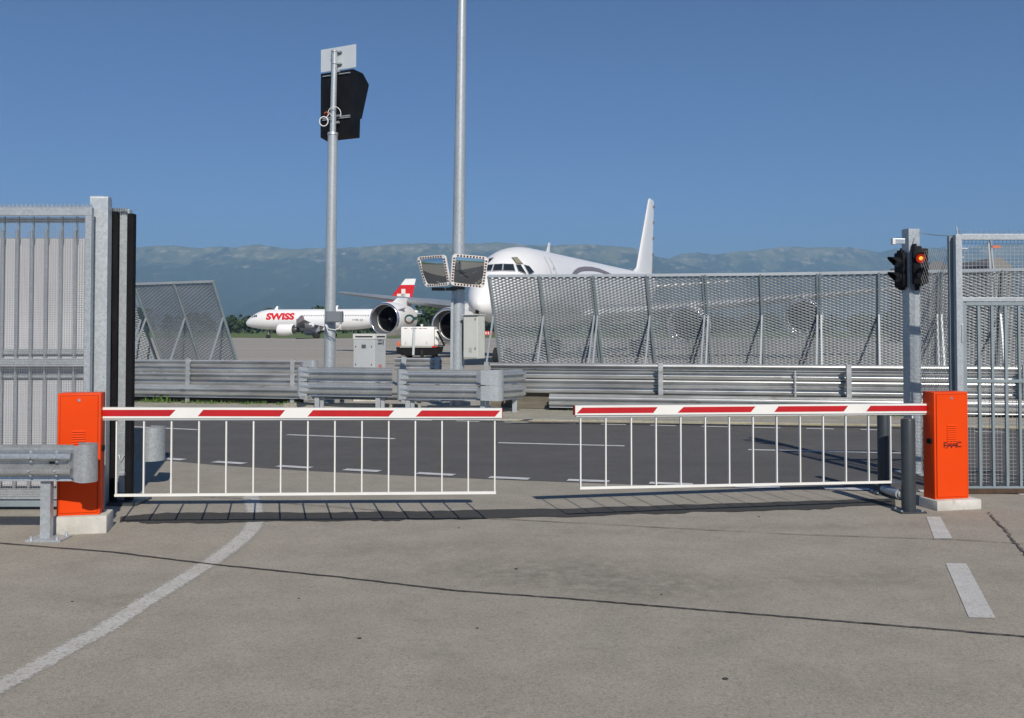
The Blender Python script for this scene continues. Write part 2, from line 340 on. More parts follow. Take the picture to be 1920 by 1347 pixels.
# near edge dashes
b = MB()
nd = [(317, 861), (430, 868), (552, 876), (678.5, 882.5), (816.5, 889.5), (954.5, 897), (1103, 902), (1258, 907.5), (1420, 913.5), (1588, 917)]
pts = [G(*q).xy for q in nd]
for i, p in enumerate(pts):
    d = pts[min(i + 1, len(pts) - 1)] - pts[max(i - 1, 0)]
    dash_world(b, p, d, 0.5, 0.155, 0.004)
for i in range(1, 5):
    dash_world(b, pts[-1] + Vector((1.0 * i, -0.2 * i)), (1, -0.2), 0.5, 0.155, 0.004)
    dash_world(b, pts[0] + Vector((-1.0 * i, 0.42 * i)), (1, -0.42), 0.5, 0.155, 0.004)
tag(b.build('edge_line_marking', M_['mark'], recalc=False), kind='structure')
b = MB()
for (x0, y0, x1, y1) in [(190, 797.5, 372, 806), (539, 815.2, 740, 822.8), (934.5, 830.3, 1171, 836.3), (1403, 843.2, 1700, 849.8), (1960, 855, 2300, 861)]:
    a = G(x0, y0, 0); c = G(x1, y1, 0); d = (c - a); mid = (a + c) / 2
    dash_world(b, mid.xy, d.xy, d.length, 0.12, 0.0)
tag(b.build('centre_line_marking', M_['mark'], recalc=False), kind='structure')
b = MB()
fd = [(967.6, 792), (1056, 794), (1150, 796), (1243.5, 798), (1340, 800), (1438, 802), (1537.7, 804), (1640, 806), (1745, 808), (1855, 810)]
pts = [G(*q).xy for q in fd]
for i, p in enumerate(pts): dash_world(b, p, pts[min(i + 1, len(pts) - 1)] - pts[max(i - 1, 0)], 0.48, 0.12, 0.0)
for i in range(1, 7): dash_world(b, pts[0] + Vector((-0.95 * i, 0.24 * i)), (1, -0.25), 0.48, 0.12, 0.0)
tag(b.build('far_edge_marking', M_['mark'], recalc=False), kind='structure')
def line_px(name, pts, width, z, m, jag=0.0, seg=6, uv=False):
    W = [G(x, y, z) for x, y in pts]; Q = []
    for i in range(len(W) - 1):
        for k in range(seg): Q.append(W[i].lerp(W[i + 1], k / seg))
    Q.append(W[-1]); b = MB(); n = len(Q); wd = width if isinstance(width, list) else [width] * 2
    left = []; right = []
    for i, p in enumerate(Q):
        d = (Q[min(i + 1, n - 1)] - Q[max(i - 1, 0)]); d.z = 0; d.normalize(); nn = Vector((-d.y, d.x, 0))
        ww = (wd[0] + (wd[1] - wd[0]) * i / (n - 1)) / 2
        off = nn * random.uniform(-jag, jag); j1 = random.uniform(-jag, jag) * .6; j2 = random.uniform(-jag, jag) * .6
        left.append(p + nn * (ww + j1) + off); right.append(p - nn * (ww + j2) + off)
    b.add(left + right, [(i, i + 1, n + i + 1, n + i) for i in range(n - 1)])
    o = b.build(name, m, recalc=False)
    if o.data.polygons[0].normal.z < 0: o.data.flip_normals()
    if uv:
        ul = o.data.uv_layers.new(name='UVMap')
        for p in o.data.polygons:
            for li in p.loop_indices:
                vi = o.data.loops[li].vertex_index; ul.data[li].uv = (0.0 if vi < n else 1.0, (vi % n) / n)
    return tag(o, kind='structure')
# yellow line and white edge line on verge
line_px('yellow_line_marking', [(960, 789.8), (1250, 792), (1450, 795), (1690, 799), (1920, 803.5), (2300, 812)], 0.16, vz + 0.004, M_['yellow'])
line_px('white_line_marking', [(900, 788), (1060, 784.5), (1280, 785.5), (1500, 788.5), (1690, 791), (1920, 795)], 0.07, vz + 0.004, M_['mark'])
line_px('curved_line_marking', [(-120, 1352), (0, 1287), (67, 1250), (133, 1213), (200, 1177), (267, 1132), (333, 1092), (400, 1051), (443, 1020), (470, 995), (480, 975), (477, 952), (470, 930)], [0.21, 0.27], 0.004, M_['worn'], uv=True, seg=5)
line_px('joint', [(-300, 995), (0, 1018), (213, 1035), (383, 1056), (640, 1082), (853, 1107), (1067, 1122), (1280, 1140), (1500, 1158), (1720, 1176), (1920, 1193), (2300, 1230)], [0.022, 0.018], 0.0085, mat('joint_bitumen', (0.035, 0.028, 0.025), (0.07, 0.058, 0.05), scale=30, rough=0.9), jag=0.004, seg=14)
MJ = mat('crack_dark', (0.08, 0.068, 0.06), (0.16, 0.14, 0.12), scale=20, rough=0.95)
line_px('crack', [(350, 929), (450, 935), (560, 945), (700, 956), (830, 968), (1060, 979), (1280, 991), (1500, 1002), (1740, 1010), (1800, 1012), (1900, 1018), (2100, 1030)], [0.012, 0.010], 0.0083, MJ, jag=0.008, seg=12)
line_px('crack', [(1852, 960), (1868, 976), (1885, 993), (1905, 1018), (1925, 1040), (1990, 1100)], [0.018, 0.024], 0.0081, MJ, jag=0.014, seg=9)
# dark trench reinstatement with ragged edges
top = [(226, 969), (311, 961.5), (600, 961), (760, 959), (1060, 953.5), (1300, 946), (1500, 940), (1690, 934)]
bot = [(226, 979), (311, 980.5), (600, 977.5), (760, 975), (1060, 969), (1300, 961), (1500, 955.5), (1690, 946)]
b = MB(); A = []; Bq = []
for i in range(len(top) - 1):
    for k in range(14):
        t = k / 14; j = random.uniform(-.025, .025)
        A.append(G(top[i][0] + (top[i + 1][0] - top[i][0]) * t, top[i][1] + (top[i + 1][1] - top[i][1]) * t, 0.005) + V(0, j, 0))
        Bq.append(G(bot[i][0] + (bot[i + 1][0] - bot[i][0]) * t, bot[i][1] + (bot[i + 1][1] - bot[i][1]) * t, 0.005) + V(0, random.uniform(-.03, .03) + 0.03 * math.sin(i * 9 + t * 7), 0))
n = len(A); b.add(A + Bq, [(i, i + 1, n + i + 1, n + i) for i in range(n - 1)])
o = b.build('trench_patch', M_['patch'], recalc=False)
if o.data.polygons[0].normal.z < 0: o.data.flip_normals()
tag(o, kind='structure')
b = MB()
quadpx(b, [(1751.7, 1010), (1786, 1010), (1763, 969), (1736.7, 969)], 0.004)
quadpx(b, [(1816.7, 1158), (1867, 1159), (1811.7, 1056.7), (1773, 1056)], 0.004)
tag(b.build('block_line_marking', M_['markold'], recalc=False), kind='structure')
# apron joints far off
b = MB()
for y, wd, x0, x1 in [(30, .08, -40, 60), (40, .06, -60, 60), (52, .5, -8, 3.2), (56, .35, -8, 3.2), (66, .12, -60, 80), (84, .15, -90, 90), (110, .2, -90, 90), (150, .3, -120, 120)]:
    b.add([(x0, y - wd / 2, .004), (x1, y - wd / 2, .004), (x1, y + wd / 2, .004), (x0, y + wd / 2, .004)], [(0, 1, 2, 3)])
tag(b.build('apron_joint', mat('apron_tar', (0.07, 0.065, 0.06), (0.12, 0.11, 0.10), scale=0.6, rough=0.9), recalc=False), kind='structure')
b = MB()
b.add([(-14, 33.0, .005), (-4.5, 33.6, .005), (-4.5, 33.72, .005), (-14, 33.12, .005)], [(0, 1, 2, 3)])
b.add([(-16, 45.0, .005), (-6.5, 41.6, .005), (-6.5, 41.8, .005), (-16, 45.2, .005)], [(0, 1, 2, 3)])
tag(b.build('apron_line_marking', mat('faded_red_line', (0.40, 0.20, 0.15), rough=0.9), recalc=False), kind='structure')

# ------------------------------------------------------------------ mountains
def fbm(x, y, z=0.0, o=5):
    return noise.fractal(Vector((x, y, z)), 0.9, 2.1, o)
def interp(L, x):
    if x <= L[0][0]: return L[0][1]
    for i in range(len(L) - 1):
        if x <= L[i + 1][0]:
            t = (x - L[i][0]) / (L[i + 1][0] - L[i][0]); return L[i][1] * (1 - t) + L[i + 1][1] * t
    return L[-1][1]
sk1 = [(-900, 520), (-300, 480), (0, 466), (150, 466), (250, 464), (275, 461), (300, 459), (335, 460), (370, 464), (410, 462), (440, 463), (483, 457), (520, 463), (545, 466), (590, 464), (640, 464), (680, 462), (720, 458), (790, 455), (840, 456), (900, 455), (935, 453), (990, 459), (1030, 459), (1075, 457), (1110, 457), (1160, 461), (1185, 462), (1205, 471), (1230, 479), (1270, 490), (1330, 505), (1450, 540), (1600, 580), (1800, 605)]
sk2 = [(1000, 560), (1150, 500), (1230, 486), (1255, 483), (1280, 475), (1310, 472), (1340, 477), (1370, 472), (1410, 469), (1450, 464), (1485, 461), (1520, 463), (1590, 462), (1630, 468), (1650, 472), (1680, 466), (1720, 462), (1790, 466), (1850, 458), (1920, 455), (2100, 470), (2400, 490), (2900, 540)]
def mountain_mat(zmax, rockc):
    m = bpy.data.materials.new('mountain_side'); m.use_nodes = True; t = m.node_tree; N = t.nodes; L = t.links; b = N["Principled BSDF"]; b.inputs["Roughness"].default_value = 1.0; b.inputs["Specular IOR Level"].default_value = 0.0
    geo = N.new("ShaderNodeNewGeometry"); sx = N.new("ShaderNodeSeparateXYZ"); L.new(geo.outputs["Position"], sx.inputs[0])
    mpn = N.new("ShaderNodeMapping"); mpn.inputs["Scale"].default_value = (1, .25, 1.6); L.new(geo.outputs["Position"], mpn.inputs[0])
    n1 = N.new("ShaderNodeTexNoise"); n1.inputs["Scale"].default_value = 0.004; n1.inputs["Detail"].default_value = 9; n1.inputs["Roughness"].default_value = 0.72; L.new(mpn.outputs[0], n1.inputs["Vector"])
    h = N.new("ShaderNodeMapRange"); h.inputs[1].default_value = zmax * 0.45; h.inputs[2].default_value = zmax * 0.95; h.inputs[3].default_value = -0.15; h.inputs[4].default_value = 0.13; L.new(sx.outputs[2], h.inputs[0])
    a = N.new("ShaderNodeMath"); a.operation = 'ADD'; L.new(n1.outputs[0], a.inputs[0]); L.new(h.outputs[0], a.inputs[1])
    r = N.new("ShaderNodeMapRange"); r.inputs[1].default_value = 0.50; r.inputs[2].default_value = 0.60; L.new(a.outputs[0], r.inputs[0])
    mx = N.new("ShaderNodeMix"); mx.data_type = 'RGBA'; mx.inputs[6].default_value = (0.030, 0.042, 0.022, 1); mx.inputs[7].default_value = (0.17, 0.165, 0.075, 1); L.new(r.outputs[0], mx.inputs[0])
    n2 = N.new("ShaderNodeTexNoise"); n2.inputs["Scale"].default_value = 0.010; n2.inputs["Detail"].default_value = 9; n2.inputs["Roughness"].default_value = 0.75; L.new(mpn.outputs[0], n2.inputs["Vector"])
    a2 = N.new("ShaderNodeMath"); a2.operation = 'MULTIPLY_ADD'; a2.inputs[1].default_value = 0.35; L.new(h.outputs[0], a2.inputs[0]); L.new(n2.outputs[0], a2.inputs[2])
    r2 = N.new("ShaderNodeMapRange"); r2.inputs[1].default_value = 0.54; r2.inputs[2].default_value = 0.68; L.new(a2.outputs[0], r2.inputs[0])
    m2 = N.new("ShaderNodeMix"); m2.data_type = 'RGBA'; m2.inputs[7].default_value = (*rockc, 1); L.new(mx.outputs[2], m2.inputs[6]); L.new(r2.outputs[0], m2.inputs[0])
    L.new(m2.outputs[2], b.inputs["Base Color"]); return m
def mountains(sk, Y0, Y1, x0, x1, nx, ny, seed, rockc):
    b = MB(); vs = []
    for j in range(ny + 1):
        t = j / ny; Y = Y0 + (Y1 - Y0) * t
        for i in range(nx + 1):
            px = x0 + (x1 - x0) * i / nx; X = (px - CX) / FPX * Y
            Xr = (px - CX) / FPX * Y1
            ratio = (HOR - interp(sk, px) - 0.8 + 1.2 * fbm(px * 0.03, seed) + 1.1 * fbm(px * 0.12, seed)) / FPX
            H = ratio * Y1
            gul = abs(fbm(X * 0.0016, Y * 0.0004, seed, 6))
            pr = t ** 1.35
            z = H * pr * (1 - 0.55 * (1 - t) ** .7 * gul * 1.6) + 55 * fbm(X * 0.004, Y * 0.0012, seed) * math.sin(math.pi * min(1, t)) - 15 * (1 - t)
            if t < 1: z = min(z, ratio * Y * 0.985 + 2)
            vs.append((X, Y, z))
    for i in range(nx + 1):
        X, Y, z = vs[ny * (nx + 1) + i]; vs.append((X * 1.08, Y * 1.08, z * 0.55))
    for i in range(nx + 1):
        X, Y, z = vs[ny * (nx + 1) + i]; vs.append((X * 1.16, Y * 1.16, -15))
    W = nx + 1
    b.add(vs, [(j * W + i, j * W + i + 1, (j + 1) * W + i + 1, (j + 1) * W + i) for j in range(ny + 2) for i in range(nx)])
    zmax = max(v[2] for v in vs)
    return tag(b.build('mountains', mountain_mat(zmax, rockc), smooth=180), kind='structure')
mountains(sk1, 4800, 8200, -900, 1800, 420, 60, 3.3, (0.44, 0.38, 0.28))
mountains(sk2, 7000, 9300, 1000, 2900, 300, 40, 8.1, (0.46, 0.37, 0.28))

# ------------------------------------------------------------------ woodland
def leaf_cloud(b, c, r, n, s, mi=0):
    for _ in range(n):
        while True:
            q = Vector((random.uniform(-1, 1), random.uniform(-1, 1), random.uniform(-1, 1)))
            if 0.25 < q.length <= 1: break
        p = Vector((c[0] + q.x * r[0], c[1] + q.y * r[1], c[2] + q.z * r[2]))
        a = Vector((random.gauss(0, 1), random.gauss(0, 1), random.gauss(0, 1))).normalized(); e = a.orthogonal().normalized(); f = a.cross(e)
        k = s * random.uniform(.6, 1.3); b.add([p - e * k, p - f * k * .7, p + e * k, p + f * k * .7], [(0, 1, 2, 3)], mi)
ML = [mat('foliage_dark', (0.022, 0.042, 0.014), (0.035, 0.06, 0.02), scale=0.3, rough=0.9), mat('foliage_mid', (0.04, 0.075, 0.02), (0.055, 0.09, 0.03), scale=0.3, rough=0.9)]
b = MB()
tops = [(-260, 9), (-150, 10), (-95, 9), (-84, 11), (-70, 9.5), (-55, 8), (-40, 7.5), (-20, 8), (0, 9), (60, 9), (140, 10), (260, 9)]
x = -330.0
while x < 330:
    zt = interp([(a * 450 / 200, z) for a, z in tops], x) * random.uniform(.75, 1.12)
    y = 450 + random.uniform(-12, 25); rr = random.uniform(3.0, 5.5)
    for k in range(3):
        leaf_cloud(b, (x + random.uniform(-2, 2), y, zt * (0.28 + .24 * k)), (rr * (1.1 - .18 * k), rr, zt * .26), 34, 1.1, random.choice([0, 0, 1]))
    x += random.uniform(2.4, 4.2)
tag(b.build('woodland', ML, recalc=False), 'dark green belt of trees beyond the apron and the grass', 'wood', kind='stuff')
def far_tree(px, Y, h, r, label):
    c = G(px, HOR + CAMH * FPX / Y); c = V((px - CX) / FPX * Y, Y, 0)
    t = thing('tree', label, 'tree', c)
    b = MB(); b.tube([c, c + V(0.1, 0, h * .5), c + V(.3, 0, h * .8)], [.35, .25, .08], 8)
    for k in range(5):
        a = k * 1.3; b.tube([c + V(0, 0, h * (.4 + .05 * k)), c + V(math.cos(a) * r * .6, math.sin(a) * r * .6, h * (.62 + .06 * k))], [.14, .04], 5)
    b.build('trunk', M_['bark'], t)
    b = MB()
    for k in range(9):
        a = random.uniform(0, 6.3); q = random.uniform(0, .65)
        leaf_cloud(b, (c.x + math.cos(a) * r * q, c.y + math.sin(a) * r * q, h * random.uniform(.42, .86)), (r * .42, r * .42, h * .14), 55, .62, random.choice([0, 1]))
    b.build('crown', ML, t, recalc=False)
far_tree(510, 420, 12.2, 4.0, 'dark rounded tree rising just above the nose of the smaller jet')
far_tree(602, 420, 12.8, 5.0, 'dark broad tree rising over the roof of the smaller jet beside the sign mast')
far_tree(806, 300, 10.5, 5.5, 'green tree seen between the two engines under the big wing')
far_tree(828, 310, 9.0, 4.5, 'lower green tree just left of the tall mast, under the wing')

# ================================================================== GUARDRAILS
WPROF = [(0.012, 0.0), (0.0, 0.022), (0.0, 0.035), (0.078, 0.072), (0.083, 0.085), (0.083, 0.110), (0.005, 0.148), (0.005, 0.162), (0.083, 0.200), (0.083, 0.225), (0.078, 0.238), (0.0, 0.275), (0.0, 0.288), (0.012, 0.31)]
def path_frames(path):
    out = []
    for i, p in enumerate(path):
        d = (Vector(path[min(i + 1, len(path) - 1)]) - Vector(path[max(i - 1, 0)])).normalized()
        out.append((Vector(p), d, Vector((d.y, -d.x))))     # normal to the right of travel (towards the camera when travelling +x)
    return out
def wrail(b, path, zb, side=1, h=0.31, mi=0):
    """W-beam swept along path; side=+1 humps face the camera"""
    k = h / 0.31; th = 0.004; loops = []
    for p, d, nn in path_frames(path):
        z0 = zb if not callable(zb) else zb(p)
        f = [Vector((p.x + nn.x * side * a, p.y + nn.y * side * a, z0 + z * k)) for a, z in WPROF]
        g = [Vector((p.x + nn.x * side * (a - th), p.y + nn.y * side * (a - th), z0 + z * k)) for a, z in reversed(WPROF)]
        loops.append(f + g)
    b.loops(loops, mi=mi)
def curl(b, p, d, zb, h, r=0.12, side=1, lead=0.16, turn=180, tail=0.10, mi=0, n=14):
    """end wrap: flat plate from the rail, curling back on itself"""
    d = Vector(d).normalized(); nn = Vector((d.y, -d.x)) * side; p = Vector(p)
    front = 0.086
    pts = [p - d * lead + nn * front, p + nn * front]
    c = p + nn * (front - r)
    for k in range(1, n + 1):
        a = R(turn) * k / n; pts.append(c + nn * (r * math.cos(a)) + d * (r * math.sin(a)))
    last = pts[-1]; pts.append(last - d * tail * (1 if turn > 150 else 0.3)); th = 0.005
    loops = []
    for i, q in enumerate(pts):
        dd = (pts[min(i + 1, len(pts) - 1)] - pts[max(i - 1, 0)]).normalized(); m = Vector((dd.y, -dd.x)) * side
        e = 0.0 if i > 0 else 0.012
        a = q; c2 = q - m * th
        loops.append([(a.x, a.y, zb - .006 + e), (a.x, a.y, zb + h + .006 - e), (c2.x, c2.y, zb + h + .006 - e), (c2.x, c2.y, zb - .006 + e)])
    b.loops(loops, mi=mi)
    a0 = p - d * (lead + .10) + nn * .006; a1 = p - d * (lead - .01) + nn * (front + .001); lo_, hi_ = zb + .03, zb + h - .03; e2 = nn * .004
    b.hexa([(a0.x, a0.y, lo_ + .03), (a1.x, a1.y, lo_), (a1.x - e2.x, a1.y - e2.y, lo_), (a0.x - e2.x, a0.y - e2.y, lo_ + .03), (a0.x, a0.y, hi_ - .03), (a1.x, a1.y, hi_), (a1.x - e2.x, a1.y - e2.y, hi_), (a0.x - e2.x, a0.y - e2.y, hi_ - .03)])
def post(b, p, z1, w=0.1, d=0.055, rz=0.0, z0=0.0, plate=False):
    # channel section: web plus two flanges
    T = Matrix.Translation((p[0], p[1], 0)) @ Matrix.Rotation(rz, 4, 'Z')
    H = z1 - z0
    b.box((0, -d / 2, z0 + H / 2), (w, .006, H), M=T)
    b.box((-w / 2 + .003, 0.003, z0 + H / 2), (.006, d - .006, H), M=T); b.box((w / 2 - .003, 0.003, z0 + H / 2), (.006, d - .006, H), M=T)
    b.box((-w / 2 + .018, d / 2 + .003, z0 + H / 2), (.03, .005, H), M=T); b.box((w / 2 - .018, d / 2 + .003, z0 + H / 2), (.03, .005, H), M=T)
def bolts(b, pts, n, r=0.013, t=0.012):
    for p in pts: b.tube([Vector(p), Vector(p) + Vector(n).normalized() * t], [r, r * .8], 8)

# near-left guardrail in front of the orange cabinet
t = thing('guardrail', 'short galvanised guardrail ending in front of the left orange cabinet', 'guardrail', (-5.0, 8.45, 0))
b = MB(); ye = 8.47
wrail(b, [(-9.5, ye + .05), (-6.5, ye + .02), (-3.74, ye)], 0.505)
b.build('rail', M_['galv_rail'], t, smooth=30)
b = MB(); curl(b, (-3.655, ye), (1, 0), 0.505, 0.31, r=0.10, lead=0.055); b.build('end_cap', M_['galv_rail'], t, smooth=40)
for x in (-4.00, -8.0):
    b = MB(); post(b, (x, ye + .06), 0.76, w=.085, d=.06); pb = b.build('post', M_['galv'], t)
    b = MB(); b.box((x + .03, ye + .04, 0.008), (.30, .24, .016), bev=.002); b.build('base_plate', M_['galv'], pb)
    
    for i in (-.11, .11):
        for j in (-.09, .09): b = MB(); bolts(b, [(x + .03 + i, ye + .04 + j, .016)], (0, 0, 1), .014, .03); b.build('anchor_bolt', M_['galv'], pb)
for p_ in [(x, ye - .084, z) for x in (-4.09, -3.87) for z in (.505 + .098, .505 + .212)] + [(x, ye - .045, z) for x in (-4.09, -3.87) for z in (.505 + .055, .505 + .255, .505 + .175)]:
    b = MB(); bolts(b, [p_], (0, -1, 0)); b.build('bolt', M_['galv'], t)
b = MB(); b.box((-3.93, ye - .012, .66), (.045, .006, .014)); b.build('slot', M_['dark'], t)

# rail end behind the gate leaf
t = thing('guardrail', 'galvanised guardrail end with rounded wrap, behind the black gate guides', 'guardrail', (-5.2, 11.4, 0))
b = MB(); wrail(b, [(-10, 12.9), (-6, 11.75), (-4.55, 11.42)], 0.315); b.build('rail', M_['galv_rail'], t, smooth=30)
b = MB(); curl(b, (-4.17, 11.36), (1, -.2), 0.30, 0.37, r=0.15, lead=.30); b.build('end_cap', M_['galv'], t, smooth=40)
for x, y in ((-4.75, 11.5), (-8, 12.3)):
    b = MB(); post(b, (x, y), .62); b.build('post', M_['galv'], t)

# long left guardrail, apron side
lp = [(-60, 37.5), (-30, 29.0), (-16, 25.8), (-9.3, 24.25), (-4.95, 23.35)]
t = thing('guardrail', 'long double guardrail along the road, left of the sign mast', 'guardrail', (-9, 24.3, 0))
off = lambda P_, k: [(x + .05 * k, y + k) for x, y in P_]
b = MB(); wrail(b, off(lp, .16), .75, side=-1); b.build('rail', M_['galv_old'], t, smooth=30)
b = MB(); wrail(b, off(lp, .16), .44, side=-1, h=.30); b.build('rail', M_['galv_old'], t, smooth=30)
b = MB(); wrail(b, off(lp, -.06), .165); b.build('rail', M_['galv_old'], t, smooth=30)
b = MB(); curl(b, (-4.75, 23.46), (1, -.2), .75, .31, r=.13, lead=.2); b.build('end_cap', M_['galv'], t, smooth=40)
b = MB(); curl(b, (-4.85, 23.26), (1, -.2), .165, .31, r=.10, lead=.12); b.build('end_cap', M_['galv_old'], t, smooth=40)
for x in (-27.8, -23.8, -19.8, -15.8, -11.86, -7.86, -5.2):
    y = interp(sorted(lp), x) + .02
    b = MB(); b.box((x, y - .035, .55), (.10, .006, 1.1)); b.box((x - .047, y, .55), (.006, .064, 1.1)); b.box((x + .047, y, .55), (.006, .064, 1.1)); b.build('post', M_['galv_old'], t)
MK = mat('shade_soil_dark', (0.035, 0.033, 0.028), (0.07, 0.062, 0.048), scale=2.5, rough=0.9, stretch=(.5, .5, 3)); MK2 = mat('brown_board', (0.12, 0.105, 0.08), (0.20, 0.18, 0.14), scale=2.5, rough=0.9, stretch=(.5, .5, 3))  # the near-black one stands for shade and soil under the low rails
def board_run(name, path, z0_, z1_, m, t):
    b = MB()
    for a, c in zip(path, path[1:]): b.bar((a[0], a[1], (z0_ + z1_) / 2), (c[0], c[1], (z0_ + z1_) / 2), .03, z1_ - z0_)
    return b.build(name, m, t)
board_run('shade_soil_strip', off(lp, .10), .03, .40, MK, t)  # dark strip: underside shadow and soil bank below the rail, put into colour
b = MB(); b.bar((-13.4, 25.35, 0.90), (-6.3, 23.95, 0.83), .05, .03); b.build('bracing_bar', M_['wire'], t)

# centre double rail, left bay and right bay
def bay(label, path, zb, caps, posts, front_m):
    t = thing('guardrail', label, 'guardrail', (path[0][0], path[0][1], 0))
    for k, z in enumerate((zb, zb - .325)):
        b = MB(); wrail(b, path, z); b.build('rail', front_m, t, smooth=30)
        for (p, d, s, r, lead, turn) in caps:
            b = MB(); curl(b, p, d, z, .31, r=r, lead=lead, side=s, turn=turn); b.build('end_cap', M_['galv'], t, smooth=40)
    for x, y in posts:
        b = MB(); post(b, (x, y + .07), zb + .2, w=.1, d=.09); b.build('post', M_['galv'], t)
        b = MB(); b.box((x + .10, y + .10, .25), (.08, .05, .5)); b.build('stiffener', M_['galv'], t)
    return t
c1 = P(562, 690, 21.75); c2 = P(736, 690, 21.3)
bay('new double guardrail bay in front of the sign mast and grey cabinet', [(c1.x, 21.75), (c2.x, 21.35)], .665, [((c1.x + .02, 21.75), (-1, .02), -1, .07, .16, 120)], [(P(594, 700, 21.7).x, 21.7), (P(708, 700, 21.4).x, 21.42)], M_['galv_rail'])
d1 = P(750, 690, 20.9); d2 = P(918, 690, 20.6)
t = bay('new double guardrail bay in front of the tall mast, wrapping round at its right end', [(d1.x, 20.95), (d2.x, 20.6)], .645, [((d1.x, 20.95), (-1, .04), -1, .06, .14, 100), ((d2.x + .12, 20.57), (1, -.04), 1, .17, .30, 130)], [(P(764, 700, 20.9).x, 20.92), (P(905, 700, 20.65).x, 20.65)], M_['galv_rail'])
# return rails going back to the right from the wrap
for z in (.645, .32):
    b = MB(); wrail(b, [(d2.x + .24, 20.72), (d2.x + .50, 21.0), (d2.x + .70, 21.3)], z, side=1); b.build('return_rail', M_['galv_rail'], t, smooth=30)
b = MB(); post(b, (P(965, 700, 21.2).x, 21.2), .9, w=.1, d=.09); b.build('post', M_['galv'], t)
# short low rail and concrete kerb beneath the centre bays
t = thing('guardrail', 'old low guardrail half hidden under the new centre bays', 'guardrail', (-3.5, 22.3, 0))
b = MB(); wrail(b, [(-4.6, 22.75), (-1.6, 22.1)], .20, h=.27); b.build('rail', M_['galv_old'], t, smooth=30)
b = MB(); post(b, (-3.9, 22.7), .4); b.build('post', M_['galv_old'], t)
b = MB(); post(b, (-2.1, 22.3), .4); b.build('post', M_['galv_old'], t)
t = thing('guardrail', 'short weathered guardrail stub between grey cabinet and tall mast', 'guardrail', (-2.4, 24.6, 0))
b = MB(); wrail(b, [(-2.95, 24.7), (-1.75, 24.45)], .78, side=-1); b.build('rail', M_['galv_old'], t, smooth=30)
for x in (-2.68, -1.85):
    b = MB(); post(b, (x, 24.5), 1.12, w=.12); b.build('post', M_['galv'], t)
b = MB()
b.box((-3.6, 22.05, .09), (3.0, .35, .11), rz=-.13, bev=.01); b.box((-1.2, 21.4, .09), (1.3, .35, .11), rz=-.1, bev=.01)
tag(b.build('footing_kerb', M_['verge']), kind='structure')

# long right guardrail
rp = [(-.5, 21.95), (.82, 21.65), (8.0, 20.2), (20, 17.8), (45, 11.5)]
t = thing('guardrail', 'long guardrail along the road in front of the right blast fence', 'guardrail', (4, 21, 0))
b = MB(); wrail(b, off(rp, .16), .72, side=-1); b.build('rail', M_['galv_old'], t, smooth=30)
b = MB(); wrail(b, off(rp, .16), .40, side=-1, h=.30); b.build('rail', M_['galv_old'], t, smooth=30)
b = MB(); wrail(b, off(rp[1:], -.06), .10, h=.30); b.build('rail', M_['galv_old'], t, smooth=30)
board_run('shade_soil_strip', off(rp[1:], .09), .03, .34, MK, t); board_run('rear_board', off(rp, .30), .05, .80, MK2, t)
b = MB()
for a, c in zip(off(rp, .02), off(rp, .02)[1:]): b.bar((a[0], a[1], .005 + 1.045), (c[0], c[1], 1.05), .05, .03)
b.build('top_bar', M_['galv_old'], t)
for px, ww in ((912, .1), (1238, .1), (1590, .1), (1920, .1), (2260, .1)):
    x = (px - CX) / FPX * 21; y = interp(sorted(rp), x)
    for _ in range(4): x = (px - CX) / FPX * y; y = interp(sorted(rp), x)
    b = MB(); b.box((x, y - .035, .54), (ww, .006, 1.08)); b.box((x - ww / 2 + .003, y, .54), (.006, .064, 1.08)); b.box((x + ww / 2 - .003, y, .54), (.006, .064, 1.08)); b.build('post', M_['galv_old'], t)
y = 20.75; x = (1490 - CX) / FPX * y
b = MB(); b.box((x, y, .66), (.035, .035, .6)); b.build('spacer', M_['galv'], t)

# weeds along the foot of the rails
b = MB()
def weed(b, x, y, n, s):
    for _ in range(n):
        a = random.uniform(0, 6.28); L = s * random.uniform(.4, 1.2); lean = random.uniform(.1, .8); w_ = L * .12
        p = V(x + random.gauss(0, s * .5), y + random.gauss(0, s * .3), .02); d = V(math.cos(a) * lean, math.sin(a) * lean, 1).normalized() * L; e = V(-math.sin(a), math.cos(a), 0) * w_
        b.add([p - e, p + e, p + d * .6 + e * .8, p + d, p + d * .6 - e * .8], [(0, 1, 2, 3, 4)])
for _ in range(150):
    x = random.uniform(-12, -4.8); weed(b, x, interp(sorted(lp), x) - .25 + random.uniform(-.1, .3), 12, random.choice([.05, .06, .10]))
for _ in range(70):
    x = random.uniform(1, 9); weed(b, x, interp(sorted(rp), x) - .15 + random.uniform(-.1, .2), 8, random.choice([.04, .06, .10]))
for x, y in ((-8.7, 24.1), (-8.6, 24.15)): weed(b, x, y, 14, .3)
tag(b.build('weeds', M_['leafw'], recalc=False), 'small green weeds growing along the foot of the guardrails', 'weeds', kind='stuff')

